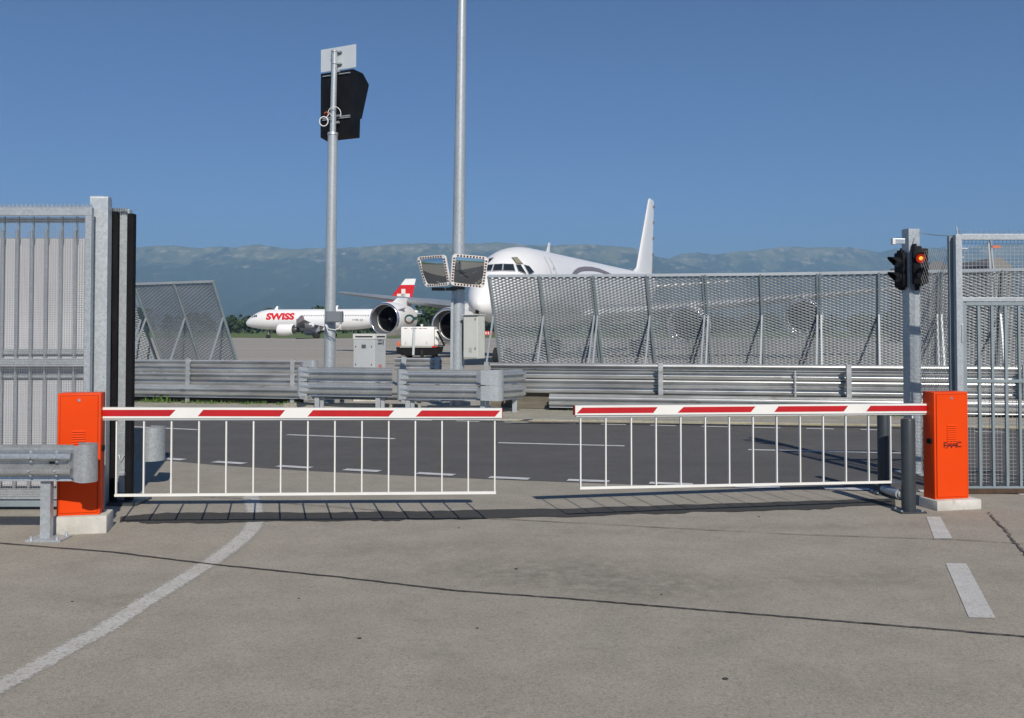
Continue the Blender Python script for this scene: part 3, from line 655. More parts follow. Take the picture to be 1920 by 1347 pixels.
# ================================================================== BLAST FENCES
CW, CHH = 0.225, 0.094
def mesh_panel(b, TL, TR, BL, BR, CW=CW, CHH=CHH):
    U = (TR - TL); W = U.length; D = (BL - TL); H = D.length
    nrm = U.cross(D).normalized()
    if nrm.y > 0: nrm = -nrm           # towards the camera
    kk = CHH / .094; nc = max(2, round(W / (CW / 2))); nr = round(H / (CHH / 2)); amp = CHH / 4 * .95
    for j in range(1, nr):
        row = []
        for i in range(nc + 1):
            u = i / nc; v = j / nr
            top = TL.lerp(TR, u); bot = BL.lerp(BR, u); dv = (bot - top).normalized()
            base = top.lerp(bot, v) + dv * (amp if (i + j) % 2 else -amp)
            row.append((base + (nrm * .004 + dv * .024) * kk, base + (nrm * .018 + dv * .010) * kk, base - (nrm * .016 + dv * .016) * kk))
        vs = [q for r in row for q in r]
        b.add(vs, [(3 * i, 3 * i + 1, 3 * i + 4, 3 * i + 3) for i in range(nc)] + [(3 * i + 1, 3 * i + 2, 3 * i + 5, 3 * i + 4) for i in range(nc)])
def blast_fence(label, cols, cw=CW, ch=CHH):
    """cols: (px_top, py_top, px_low, py_low, Ytop, double?) along the fence"""
    root = None; T = []; B = []
    for (x0, y0, x1, y1, Y, dbl) in cols:
        top = P(x0, y0, Y); Yb = Y + 1.35
        # continue the pixel line down to the ground at the depth of the foot
        yg = HOR + CAMH * FPX / Yb; xg = x0 + (x1 - x0) * (yg - y0) / (y1 - y0)
        bot = P(xg, yg, Yb); bot.z = 0.0; T.append(top); B.append(bot)
    root = thing('blast_fence', label, 'fence', (B[0].x, B[0].y, 0))
    for i in range(len(cols) - 1):
        b = MB(); mesh_panel(b, T[i], T[i + 1], B[i], B[i + 1], cw, ch); b.build('mesh_panel', M_['mesh'], root, recalc=False)
        b = MB(); b.bar(T[i] + V(-.0, 0, 0), T[i + 1], .07, .09); b.build('top_rail', M_['galv'], root)
    b = MB()
    for i in range(len(cols) - 1): b.bar(B[i] + V(0, 0, .05), B[i + 1] + V(0, 0, .05), .08, .08)
    b.build('bottom_rail', M_['galv'], root)
    for i, c in enumerate(cols):
        dbl = c[5]; dx = .045 if dbl else 0
        away = (B[i] - T[i]); away.z = 0; away.normalize(); side = Vector((away.y, -away.x, 0))
        for s in ((-1, 1) if dbl else (0,)):
            o_ = side * dx * s
            b = MB(); b.bar(T[i] + o_ - away * .03, B[i] + o_ - away * .03, .055, .08); b.build('frame_post', M_['bar'], root)  # posts' shade put into their colour, darker than the struts
            mid = T[i].lerp(B[i], .36) + o_ * 1.25 - away * .05; hz = mid.z
            foot = V(mid.x - away.x * hz * .42, mid.y - away.y * hz * .42, 0)
            b = MB(); b.bar(mid, foot + o_ * .6, .05, .05); b.build('strut', M_['galv'], root)
    return root
blast_fence('row of slanting expanded metal blast screens right of the tall mast',
    [(916, 518, 938, 680, 31.5, False), (1011, 517.5, 1031, 680, 31.35, False), (1110, 517, 1128, 680, 31.2, True), (1212, 516.5, 1228, 680, 30.95, False), (1320, 515.5, 1331, 680, 30.7, True), (1426, 514.5, 1432, 680, 30.45, False), (1535, 513, 1538, 680, 30.15, True), (1648, 511, 1648, 680, 29.7, False), (1763, 509, 1759, 680, 29.2, True), (1880, 506.5, 1871, 680, 28.6, False), (2005, 504, 1990, 680, 28.0, True), (2140, 501, 2118, 680, 27.3, False)])
blast_fence('two-bay slanting expanded metal blast screen left of the small jet',
    [(252, 533, 303, 668, 37.0, False), (327, 530.5, 373, 668, 35.9, False), (400, 528, 443, 668, 34.9, False)], .24, .112)
blast_fence('farther slanting mesh screen mostly hidden behind the black gate guides',
    [(0, 535, 40, 668, 38.2, False), (85, 535, 130, 668, 38.0, False), (170, 535, 215, 668, 37.9, False), (246, 536, 292, 668, 37.9, False)], .24, .112)

# ================================================================== MASTS
# sign mast
A0 = G(618, 618 + CAMH * FPX / 22.9); A0 = V((617.5 - CX) / FPX * 22.9, 22.9, 0)
top = P(627.5, 96, 22.9); joint = P(624, 252, 22.9)
t = thing('sign_mast', 'slimmer galvanised mast carrying a white sign and a black display box', 'mast', A0)
b = MB(); b.tube([A0, joint], [.135, .115], 28); b.build('lower_pole', M_['galv_pole'], t, smooth=40)
b = MB(); b.tube([joint + V(0, 0, -.02), joint + V(0, 0, .035)], [.13, .12], 28); b.build('collar', M_['galv'], t, smooth=40)
b = MB(); b.tube([joint + V(0, 0, .0), top, top + V(0, 0, .04)], [.072, .068, .03], 24); b.build('upper_pole', M_['galv_pole'], t, smooth=40)
YW = R(28); tx = V(math.cos(YW), -math.sin(YW), 0); aw = V(math.sin(YW), math.cos(YW), 0)
def board(c, w_, h_, th, m, name, parent, slant=0.0):
    b = MB(); a = c - tx * w_ / 2; e = c + tx * w_ / 2
    b.hexa([a, e, e + aw * th, a + aw * th] and [a + V(0, 0, -h_ / 2), e + V(0, 0, -h_ / 2), e + aw * th + V(0, 0, -h_ / 2), a + aw * th + V(0, 0, -h_ / 2), a + V(0, 0, h_ / 2), e + V(0, 0, h_ / 2), e + aw * th + V(0, 0, h_ / 2), a + aw * th + V(0, 0, h_ / 2)])
    return b.build(name, m, parent)
sc_c = P(629, 108, 22.9) + aw * .10
board(sc_c, 1.02, .54, .02, M_['signwhite'], 'sign_plate', t)
b = MB()
for dz in (-.14, .14):
    c = V(top.x, top.y, sc_c.z + dz); b.box((0, 0, 0), (.30, .05, .035), M=Matrix.Translation(c + aw * .075) @ Matrix.Rotation(-YW, 4, 'Z'))
    b.tube([c + V(0, 0, -.02), c + V(0, 0, .02)], [.082, .082], 20)
b.build('clamp', M_['galv'], t, smooth=40)
# display housing: side profile extruded across the width
hb = P(634, 253, 22.9); hz = hb.z; hc = V(A0.x + .06, 22.9, hz) + aw * .14
prof = [(0, 0), (.26, -.05), (.28, .40), (.34, .42), (.62, 1.28), (.38, 1.50), (0, 1.52), (0, 1.50)]
b = MB(); hw = .475
def ppt(d, z, s): return hc + aw * d + V(0, 0, z) + tx * s
pr = prof[:-1]
b.loops([[ppt(d, z, -hw) for d, z in pr], [ppt(d, z, hw) for d, z in pr]])
hous = b.build('display_housing', M_['blackbox'], t)
b = MB()
for z, m_ in ((1.44, 0), (.44, 0), (.40, 0)):
    b.box((0, 0, 0), (.80, .03, .022), M=Matrix.Translation(hc - aw * .016 + V(0, 0, z)) @ Matrix.Rotation(-YW, 4, 'Z'))
for z in (1.50, .46, .30):
    c = V(A0.x + .06 + z * .0, 22.9, hz + z); b.box((0, 0, 0), (.22, .06, .05), M=Matrix.Translation(c + aw * .09) @ Matrix.Rotation(-YW, 4, 'Z'))
b.build('bracket', M_['galv'], hous)
b = MB()
c = P(607, 228, 22.7); b.tube([c + V(.10 * math.cos(a), 0, .11 * math.sin(a)) for a in [i * .45 for i in range(15)]], .013, 8)
c = P(627, 214, 22.75); b.tube([c + V(.15 * math.cos(a), .0, .17 * math.sin(a)) for a in [i * .3 - .3 for i in range(12)]], .009, 8)
b.tube([P(613, 220, 22.7), P(618, 212, 22.65), P(622, 217, 22.7)], .012, 8)
b.build('cable', M_['white'], t, smooth=60)
b = MB(); b.tube([P(608, 213, 22.7), P(612, 210, 22.68), P(616, 214, 22.7), P(613, 219, 22.7)], .012, 8); b.build('cable_tie', M_['orange2'], t)
b = MB(); c = P(627.5, 594.5, 22.6); b.box(c, (.38, .16, .255), bev=.008); jb = b.build('junction_box', mat('grey_plastic', (0.13, 0.15, 0.17), rough=.6), t)
b = MB(); b.box(c + V(-.01, -.085, 0), (.30, .012, .22), bev=.004); b.build('lid', mat('grey_plastic_lid', (0.16, 0.18, 0.20), rough=.6), jb)
b = MB(); b.tube([P(640, 605, 22.6), P(637, 615, 22.55), P(628, 619, 22.5), P(616, 617, 22.55), P(612, 609, 22.6)], .012, 8); b.tube([P(610, 608, 22.6), P(614, 620, 22.55), P(622, 628, 22.6)], .010, 8); b.tube([P(638, 606, 22.6), P(639, 618, 22.6)], .012, 8)
b.build('cable', M_['white'], t, smooth=60)

# tall mast
T0 = V((856.5 - CX) / FPX * 21.6, 21.6, 0)
t = thing('lamp_mast', 'tall tapering galvanised mast in the middle, reaching out of the picture', 'mast', T0)
tp = P(866, 0, 21.6); dv = (tp - T0) / tp.z
b = MB(); b.tube([T0, T0 + dv * 3.3, T0 + dv * 9.0, T0 + dv * 13], [.158, .142, .098, .075], 32); b.build('pole', M_['galv_pole'], t, smooth=40)
b = MB(); b.box(T0 + dv * 13 + V(0, 0, .03), (.9, .35, .12), bev=.03); b.build('lamp_head', M_['galv'], t)
b = MB(); a = P(848, 560, 21.42); b.bar(a, V(a.x - .02, 21.42, .1), .055, .05); b.build('conduit', M_['galv_pole'], t)
b = MB(); a = P(858, 541, 21.6)
b.tube([V(a.x, 21.6, a.z - .03), V(a.x, 21.6, a.z + .03)], [.165, .165], 28); b.box((a.x - .28, 21.5, a.z - .02), (.55, .09, .07)); b.build('mirror_arm', mat('dark_bracket', (.06, .065, .07), rough=.6), t)
# gusset at foot of the mast
b = MB(); b.prism([T0 + V(.13, 0, .95), T0 + V(.30, 0, .55), T0 + V(.30, 0, .02), T0 + V(.13, 0, .02)], (0, .03, 0)); b.build('gusset', M_['galv'], t)

# utility box on mast
t = thing('utility_box', 'beige locked utility box hung on the right side of the tall mast', 'utility box', P(890, 672, 21.4))
yw = R(-32); c = P(889, 632, 21.35)
T = Matrix.Translation(c) @ Matrix.Rotation(-yw * -1, 4, 'Z')
T = Matrix.Translation(c) @ Matrix.Rotation(R(-28), 4, 'Z')
b = MB(); b.box((0, 0, 0), (.36, .30, .93), M=T, bev=.006); bx = b.build('body', M_['beige'], t)
b = MB(); b.box((0, -.155, 0), (.33, .012, .89), M=T, bev=.003); b.build('door', M_['beige'], t)
b = MB(); b.box((0.0, -.02, .475), (.40, .36, .02), M=T, bev=.004); b.build('roof', M_['beige'], t)
b = MB(); b.box((.0, -.164, -.28), (.07, .004, .10), M=T); b.build('vent', mat('vent_beige', (.42, .43, .38), rough=.6), t)
b = MB(); b.box((.12, -.165, .38), (.015, .008, .05), M=T); b.box((.12, -.165, -.25), (.015, .008, .05), M=T); b.build('hinge', M_['dark'], t)
b = MB(); b.box((-.22, .05, 0), (.08, .08, .6), M=T); b.build('mount', M_['dark'], t)

# traffic mirrors
def traffic_mirror(label, cor, Yc, dleft, dtop):
    TL, TR, BR, BL = cor; pcx = sum(q[0] for q in cor) / 4; pcy = sum(q[1] for q in cor) / 4
    def pt(q): return P(q[0], q[1], Yc + dleft * (pcx - q[0]) / 60 + dtop * (pcy - q[1]) / 60)
    a, b_, c, d = map(pt, cor); ctr = (a + b_ + c + d) / 4
    nrm = (b_ - a).cross(d - a).normalized()
    if nrm.y > 0: nrm = -nrm
    t = thing('traffic_mirror', label, 'mirror', ctr, group='convex traffic mirrors on the tall mast')
    def uv(u, v): return a.lerp(b_, u).lerp(d.lerp(c, u), v)
    # rounded frame outline, alternating blocks
    b = MB()
    def ring(k, r=0.10, n=6):
        out = []
        for (cu, cv, a0) in ((k + r, k + r, 180), (1 - k - r, k + r, 270), (1 - k - r, 1 - k - r, 0), (k + r, 1 - k - r, 90)):
            for i in range(n + 1):
                an = R(a0 + 90 * i / n); out.append((cu + r * math.cos(an), cv + r * math.sin(an)))
        return out
    o1 = ring(0, .12); i1 = ring(.088, .05)
    f = [uv(*q) for q in o1]; g = [uv(*q) for q in i1]; n = len(f)
    b.add(f + g + [p - nrm * .05 for p in f] + [p - nrm * .05 for p in g], [(i, (i + 1) % n, n + (i + 1) % n, n + i) for i in range(n)] + [(i, (i + 1) % n, 2 * n + (i + 1) % n, 2 * n + i) for i in range(n)] + [(n + i, n + (i + 1) % n, 3 * n + (i + 1) % n, 3 * n + i) for i in range(n)] + [tuple(range(2 * n, 3 * n))])
    b.build('frame', M_['white'], t)
    b = MB(); nb = 9
    for s in range(4):
        for i in range(nb):
            lo = .10 + .8 * (i + .22) / nb; hi = .10 + .8 * (i + .78) / nb
            q = {0: [(lo, .02), (hi, .02), (hi, .075), (lo, .075)], 1: [(lo, .925), (hi, .925), (hi, .98), (lo, .98)], 2: [(.02, lo), (.075, lo), (.075, hi), (.02, hi)], 3: [(.925, lo), (.98, lo), (.98, hi), (.925, hi)]}[s]
            b.add([uv(*w_) + nrm * .004 for w_ in q], [(0, 1, 2, 3)])
    b.build('red_blocks', M_['dkred'], t, recalc=False)
    b = MB(); n = 14; vs = []
    for j in range(n + 1):
        for i in range(n + 1):
            u = .083 + .834 * i / n; v = .083 + .834 * j / n; h_ = 1 - ((u - .5) ** 2 + (v - .5) ** 2) / .34
            vs.append(uv(u, v) + nrm * (.045 * h_ - .02))
    b.add(vs, [(j * (n + 1) + i, j * (n + 1) + i + 1, (j + 1) * (n + 1) + i + 1, (j + 1) * (n + 1) + i) for j in range(n) for i in range(n)])
    b.build('mirror_glass', M_['mirror'], t, smooth=180)
    b = MB(); b.tube([ctr - nrm * .05, V(ctr.x, 21.5, ctr.z)], .02, 8); b.build('stem', M_['galv'], t)
traffic_mirror('left one of two red and white framed traffic mirrors, tilted to the left', [(781, 482), (834, 478), (844, 535), (797, 539)], 21.1, .42, -.12)
traffic_mirror('right one of two red and white framed traffic mirrors, larger and facing right', [(849, 476), (916, 482), (908, 541), (844, 535)], 21.0, -.30, -.12)

# grey electrical cabinet
t = thing('electrical_cabinet', 'light grey electrical cabinet with hazard stickers, behind the centre guardrail', 'cabinet', V((692 - CX) / FPX * 25, 25, 0))
hfront = 39 / 74 * 1.08; A = P(663, 627, 24.9); Bc = P(703, 627, 24.62); Cc = P(723, 628, 25.1)
A.z = Bc.z = Cc.z = 1.68; D_ = A + (Cc - Bc)
b = MB(); lo = lambda p, z: V(p.x, p.y, z)
b.hexa([lo(A, .2), lo(Bc, .2), lo(Cc, .2), lo(D_, .2), lo(A, 1.56), lo(Bc, 1.56), lo(Cc, 1.56), lo(D_, 1.56)]); b.build('body', M_['cabinet'], t)
ex = (Bc - A).normalized(); ey = (Cc - Bc).normalized(); nf = V(ex.y, -ex.x, 0); ns = V(ey.y, -ey.x, 0)
b = MB(); g = .012; a_, b2, c_, d_ = A + nf * g - ex * g, Bc + nf * g + ex * g, Cc + ex * g + ey * g, D_ - ex * g + ey * g
b.hexa([lo(q, 1.56) for q in (a_, b2, c_, d_)] + [lo(q, 1.69) for q in (a_, b2, c_, d_)]); rf = b.build('roof', mat('cabinet_cap', (.72, .72, .68), rough=.5), t)
b = MB()
wf = (Bc - A).length; ws = (Cc - Bc).length
def fr(u, z, e=.005): return lo(A + ex * u * wf + nf * (g + e), z)
def sd(u, z, e=.005): return lo(Bc + ey * u * ws + ns * (g + e), z)
b.add([fr(.1, 1.60), fr(.9, 1.60), fr(.9, 1.635), fr(.1, 1.635)], [(0, 1, 2, 3)]); b.add([sd(.12, 1.60), sd(.9, 1.60), sd(.9, 1.635), sd(.12, 1.635)], [(0, 1, 2, 3)]); b.build('vent_slot', M_['dark'], rf, recalc=False)
b = MB(); b.hexa([lo(A + ex * .02 + nf * .001, .25), lo(Bc - ex * .02 + nf * .001, .25), lo(Bc - ex * .02 + nf * .012, .25), lo(A + ex * .02 + nf * .012, .25), lo(A + ex * .02 + nf * .001, 1.53), lo(Bc - ex * .02 + nf * .001, 1.53), lo(Bc - ex * .02 + nf * .012, 1.53), lo(A + ex * .02 + nf * .012, 1.53)]); dr = b.build('door', M_['cabinet'], t)
def rect(name, f, u0, u1, z0, z1, m, par, e=.008):
    b = MB(); b.add([f(u0, z0, e), f(u1, z0, e), f(u1, z1, e), f(u0, z1, e)], [(0, 1, 2, 3)]); return b.build(name, m, par, recalc=False)
MP = mat('pink_sticker', (.62, .50, .50), rough=.6); MR2 = mat('red_sticker', (.60, .22, .25), rough=.6); MG = mat('dark_print', (.10, .11, .12), rough=.6)
rect('display', fr, .40, .60, 1.33, 1.42, MG, dr)
for u in (.12, .86):
    for z in (1.37, .92): rect('lock', fr, u - .02, u + .02, z - .02, z + .02, M_['dark'], dr)
rect('warning_sticker', fr, .42, .65, .76, .86, MP, dr); rect('warning_mark', fr, .48, .51, .80, .83, MR2, dr, .010)
rect('hazard_sticker', sd, .30, .58, .74, .92, MR2, t); rect('side_print', sd, .22, .62, 1.44, 1.47, MG, t); rect('side_print', sd, .24, .60, 1.52, 1.54, MG, t); rect('side_print', sd, .68, .76, 1.42, 1.54, MG, t)
b = MB(); b.box(((A.x + Cc.x) / 2, (A.y + Cc.y) / 2 + .05, .1), (.75, .6, .2), bev=.01); b.build('plinth', M_['concrete'], t)

# small apron sign
t = thing('apron_sign', 'small red and white taxiway sign on the distant grass edge', 'sign', V((913 - CX) / FPX * 230, 230, 0))
c = V((914 - CX) / FPX * 230, 230, 0)
b = MB(); b.box(c + V(0, 0, .95), (2.4, .25, .9)); b.box(c + V(-.8, 0, .25), (.12, .12, .5)); b.box(c + V(.8, 0, .25), (.12, .12, .5)); b.build('panel', M_['swissred'], t)
b = MB(); b.box(c + V(-1.45, 0, .95), (.5, .25, .9)); b.box(c + V(-.35, -.14, .95), (.25, .02, .6)); b.box(c + V(.2, -.14, .95), (.25, .02, .6)); b.box(c + V(.75, -.14, .95), (.25, .02, .6)); b.build('lettering', M_['white'], t)

# ================================================================== AIRCRAFT
class Frame:
    def __init__(s, N, u, v, pitch=0.0): s.N = Vector(N); s.u = Vector(u).normalized(); s.v = Vector(v).normalized(); s.k = pitch
    def __call__(s, a, y, z): return s.N + s.u * a + s.v * y + V(0, 0, z + s.k * a)
def fuselage(Fm, st, n=40):
    b = MB(); L = []
    for a, hw_, zc, hh in st:
        L.append([Fm(a, hw_ * math.cos(2 * math.pi * k / n), zc + hh * math.sin(2 * math.pi * k / n)) for k in range(n)])
    b.loops(L); return b
def smooth_st(st, per=6):
    out = []
    for i in range(len(st) - 1):
        for k in range(per):
            t_ = k / per; p0 = st[max(i - 1, 0)]; p1 = st[i]; p2 = st[i + 1]; p3 = st[min(i + 2, len(st) - 1)]
            q = [p1[0] + (p2[0] - p1[0]) * t_]
            for c in range(1, 4):
                h_ = p2[0] - p1[0]; m1 = (p2[c] - p0[c]) / max(p2[0] - p0[0], 1e-6) * h_; m2 = (p3[c] - p1[c]) / max(p3[0] - p1[0], 1e-6) * h_
                if i == 0: m1 = (p2[c] - p1[c]) * 1.9 if c != 2 else (p2[c] - p1[c])
                q.append((2 * t_ ** 3 - 3 * t_ ** 2 + 1) * p1[c] + (t_ ** 3 - 2 * t_ ** 2 + t_) * m1 + (-2 * t_ ** 3 + 3 * t_ ** 2) * p2[c] + (t_ ** 3 - t_ ** 2) * m2)
            q[1] = max(q[1], .01); q[3] = max(q[3], .01); out.append(tuple(q))
    out.append(st[-1]); return out
AF = [(0, 0), (.02, .25), (.08, .42), (.25, .5), (.5, .42), (.8, .18), (1, .02), (1, -.02), (.8, -.12), (.5, -.3), (.25, -.42), (.08, -.36), (.02, -.2)]
def wing(b, Fm, secs, vertical=False, mi=0):
    L = []
    for (a, y, z, ch, th) in secs:
        if vertical: L.append([Fm(a + ch * c, y + th * t_, z) for c, t_ in AF])
        else: L.append([Fm(a + ch * c, y, z + th * t_ ) for c, t_ in AF])
    b.loops(L, mi=mi)
def engine(root, Fm, a, y, z, r, L, pz, name='engine', mat_c=None, pylon=None, n=36):
    o = Fm(a, y, z); ax = Fm.u
    b = MB(); b.revolve(o, ax, [(.10 * r, 1.0 * r), (.25 * r, 1.035 * r), (.7 * r, 1.06 * r), (L * .45, 1.04 * r), (L * .75, .88 * r), (L * .76, .80 * r), (L * .6, .78 * r)], n)
    e = b.build(name, mat_c or M_['plane'], root, smooth=50)
    b = MB(); b.revolve(o, ax, [(.10 * r, 1.0 * r), (.03 * r, .975 * r), (-.01 * r, .93 * r), (.0, .89 * r), (.06 * r, .86 * r)], n); b.build('inlet_lip', M_['chrome'], e, smooth=60)
    b = MB(); b.revolve(o, ax, [(.06 * r, .86 * r), (.35 * r, .825 * r), (.75 * r, .80 * r), (1.3 * r, .80 * r)], n); b.build('inlet_duct', M_['duct'], e, smooth=60)
    b = MB(); b.revolve(o, ax, [(.745 * r, .802 * r), (.76 * r, .775 * r), (.80 * r, .80 * r)], n); b.build('fan_ring', M_['galv'], e, smooth=60)
    b = MB(); oo = o + ax * (.95 * r); rf = V(0, 0, 1); yy = ax.cross(rf)
    for k in range(30):
        t0 = 2 * math.pi * k / 30; t1 = t0 + .15; t2 = t0 + .05
        d0 = rf * math.cos(t0) + yy * math.sin(t0); d1 = rf * math.cos(t1) + yy * math.sin(t1); d2 = rf * math.cos(t2) + yy * math.sin(t2); d3 = rf * math.cos(t2 + .15) + yy * math.sin(t2 + .15)
        b.add([oo + d0 * .2 * r, oo + ax * .2 * r + d1 * .2 * r, oo + ax * .12 * r + d3 * .79 * r, oo + d2 * .79 * r], [(0, 1, 2, 3)])
    b.revolve(o, ax, [(1.25 * r, 0.0), (1.25 * r, .8 * r)], n)
    b.build('fan', M_['fan'], e, recalc=False)
    b = MB(); b.revolve(o, ax, [(.72 * r, 0), (.77 * r, .05 * r), (.88 * r, .10 * r), (1.05 * r, .15 * r)], 20); b.build('spinner', mat('spinner_grey', (.10, .10, .11), rough=.4), e, smooth=60)
    b = MB(); b.revolve(o, ax, [(L * .55, .62 * r), (L * .8, .56 * r), (L * .98, .42 * r), (L * 1.0, .36 * r), (L * .92, .30 * r), (L * 1.12, .05 * r), (L * 1.13, 0)], n); b.build('exhaust_nozzle', mat('exhaust_metal', (.16, .15, .14), (.10, .095, .09), scale=2, rough=.4, metal=.7), e, smooth=50)
    if pylon:
        b = MB(); a0, a1, z0, z1 = pylon
        prof = [(0, .0), (.15, .10), (.6, .16), (1, .03)]
        Lz = []
        for zz, (aa, bb) in ((z0, (a0[0], a0[1])), (z1, (a1[0], a1[1]))):
            Lz.append([Fm(aa + (bb - aa) * c, y + t_, zz) for c, t_ in prof] + [Fm(aa + (bb - aa) * c, y - t_, zz) for c, t_ in reversed(prof)])
        b.loops(Lz); b.build('pylon', mat_c or M_['plane'], e, smooth=40)
    return e
def wheel(b, Fm, a, y, r, w_):
    b.tube([Fm(a, y - w_ / 2, 0) + V(0, 0, 0), Fm(a, y - w_ / 2 + .05, 0), Fm(a, y + w_ / 2 - .05, 0), Fm(a, y + w_ / 2, 0)], [r * .8, r, r, r * .8], 20)
def decal(b, bvh, quad, n=6, m=6, off_=.015, mi=0):
    (x0, y0), (x1, y1), (x2, y2), (x3, y3) = quad; pts = []
    for j in range(m + 1):
        for i in range(n + 1):
            u = i / n; v = j / m
            px = (x0 * (1 - u) + x1 * u) * (1 - v) + (x3 * (1 - u) + x2 * u) * v; py = (y0 * (1 - u) + y1 * u) * (1 - v) + (y3 * (1 - u) + y2 * u) * v
            d = ray(px, py).normalized(); h_ = bvh.ray_cast(C_, d)
            if h_[0] is None: return
            nn = h_[1] if h_[1].dot(d) < 0 else -h_[1]
            pts.append(h_[0] + nn * off_)
    b.add(pts, [(j * (n + 1) + i, j * (n + 1) + i + 1, (j + 1) * (n + 1) + i + 1, (j + 1) * (n + 1) + i) for j in range(m) for i in range(n)], mi)

# --- four-engined white jet behind the right fence
TH = R(18.5)
Fd = Frame((-1.6, 46.0, 3.95), (math.sin(TH), math.cos(TH), 0), (-math.cos(TH), math.sin(TH), 0), pitch=.012)
jet = thing('passenger_jet', 'large white four-engined jet, nose behind the traffic mirror and body behind the right fence', 'aeroplane', (6, 66, 0))
st = smooth_st([(0, .02, -.98, .02), (.35, .50, -.92, .52), (1.1, .92, -.72, .95), (2.0, 1.22, -.50, 1.32), (3.0, 1.47, -.26, 1.66), (4.0, 1.64, -.10, 1.90), (5.5, 1.80, 0, 2.06), (7.5, 1.865, .02, 2.12), (12, 1.865, .02, 2.12), (20, 1.865, .02, 2.12), (31, 1.865, .02, 2.12), (35, 1.70, .25, 1.90), (39, 1.28, .70, 1.45), (43, .72, 1.15, .92), (46.3, .16, 1.45, .3)])
b = fuselage(Fd, st, 48); fus = b.build('fuselage', M_['plane'], jet, smooth=60)
bvh = BVHTree.FromPolygons([tuple(v) for v in b.v], b.f)
for s in (1, -1):
    b = MB(); wing(b, Fd, [(14.0, s * .9, -1.5, 9.8, 1.3), (17.2, s * 6.2, -1.05, 6.9, .85), (22.5, s * 14.5, -.28, 4.3, .5), (27.2, s * 22.0, .45, 2.3, .24), (27.7, s * 22.35, .50, 1.6, .1)])
    b.build('wing', M_['wing'], jet, smooth=35)
    b = MB(); wing(b, Fd, [(38.5, s * .4, .9, 4.6, .4), (43.5, s * 7.2, 1.5, 1.9, .15)]); b.build('tailplane', M_['plane'], jet, smooth=35)
    for (a, y, zz, zw, cw) in ((14.6, 7.5, -2.1, -.80, 18.6), (18.6, 13.85, -1.65, -.30, 22.3)):
        engine(jet, Fd, a, s * y, zz, 1.13, 4.6, 0, pylon=((a + .6, a + 4.3), (a + 2.2, a + 5.2), zz + .9, zw + .15), name='engine')
    b = MB()
    for da in (0, 1.4):
        for dy in (-.35, .35):
            c = Fd(22.2 + da, s * 3.2 + dy, -3.45 - .27); c.z = .56; b.tube([c - Fd.v * .2, c - Fd.v * .15, c + Fd.v * .15, c + Fd.v * .2], [.42, .56, .56, .42], 20)
    wh = b.build('wheel', M_['tyre'], jet, smooth=50)
    b = MB(); q = Fd(22.9, s * 3.2, 0); b.tube([V(q.x, q.y, .5), V(q.x, q.y, 2.8)], [.16, .2], 12); b.build('gear_leg', M_['wing'], jet, smooth=60)
b = MB(); wing(b, Fd, [(35.2, 0, 1.95, 9.0, .42), (37.5, 0, 2.5, 7.0, .42), (42.9, 0, 8.75, 2.7, .20), (43.4, 0, 8.95, 2.1, .06)], vertical=True); fin = b.build('fin', M_['plane'], jet, smooth=35)
for k in range(5):
    b = MB(); z_ = 2.6 + k * 1.45; b.box(Fd(45.0 + .12 * k - .35 + .03 * k, 0, z_), (.22, .5, .16), rz=-TH); b.build('rudder_hinge', M_['greymark'], fin)
b = MB(); q = Fd(3.6, 0, 0)
for dy in (-.3, .3):
    c = V(q.x, q.y, .45) + Fd.v * dy; b.tube([c - Fd.v * .13, c - Fd.v * .1, c + Fd.v * .1, c + Fd.v * .13], [.34, .45, .45, .34], 20)
b.build('nose_wheel', M_['tyre'], jet, smooth=50)
b = MB(); b.tube([V(q.x, q.y, .4), V(q.x, q.y, 2.3)], [.09, .11], 12); b.build('gear_leg', M_['wing'], jet, smooth=60)
# windscreen panes, eyebrow windows, door outline, livery sweep: laid on the fuselage skin
for quad in ([(914.5, 498.5), (925, 497.5), (921, 508.5), (911.5, 508.5)], [(927.5, 497.3), (942, 496.5), (940.5, 508), (924, 508.5)], [(944.8, 496.6), (961.5, 497), (964.5, 508.2), (943.2, 508)], [(967.5, 498), (975.5, 498), (985.5, 513.5), (971.5, 508.5)], [(982.5, 498.2), (991.5, 500.3), (1000, 510.5), (992, 515.2)]):
    b = MB(); decal(b, bvh, quad, 5, 4, .045)
    cx_ = sum(p[0] for p in quad) / 4; cy_ = sum(p[1] for p in quad) / 4
    bf = MB(); decal(bf, bvh, [(cx_ + (x - cx_) * 1.16, cy_ + (y - cy_) * 1.22) for x, y in quad], 6, 5, .028)
    if bf.v: wf_ = bf.build('window_frame', mat('window_frame_grey', (.45, .46, .48), rough=.35, metal=.3), jet, recalc=False)
    if b.v: b.build('window_pane', M_['glass'], wf_, recalc=False)
for quad, m_ in (([(961, 485), (969.5, 484.5), (978, 494.5), (968.5, 495)], M_['glasstan']), ([(918, 486.5), (925, 484.5), (921, 489), (916.5, 493)], M_['glass'])):
    b = MB(); decal(b, bvh, quad, 4, 4, .045, 0)
    cx_ = sum(p[0] for p in quad) / 4; cy_ = sum(p[1] for p in quad) / 4
    bf = MB(); decal(bf, bvh, [(cx_ + (x - cx_) * 1.3, cy_ + (y - cy_) * 1.3) for x, y in quad], 4, 4, .028)
    if bf.v and b.v:
        wf_ = bf.build('window_frame', M_['greymark'], jet, recalc=False); b.build('window_pane', m_, wf_, recalc=False)
b = MB()
dl = [(1020, 482), (1028, 483), (1034, 492), (1040, 504), (1044, 520)]
for (xa, ya), (xb, yb) in zip(dl, dl[1:]): decal(b, bvh, [(xa, ya), (xa + .7, ya), (xb + .7, yb), (xb, yb)], 1, 4, .02)
dl = [(1020, 482), (1026, 494), (1031, 505), (1035, 520)]
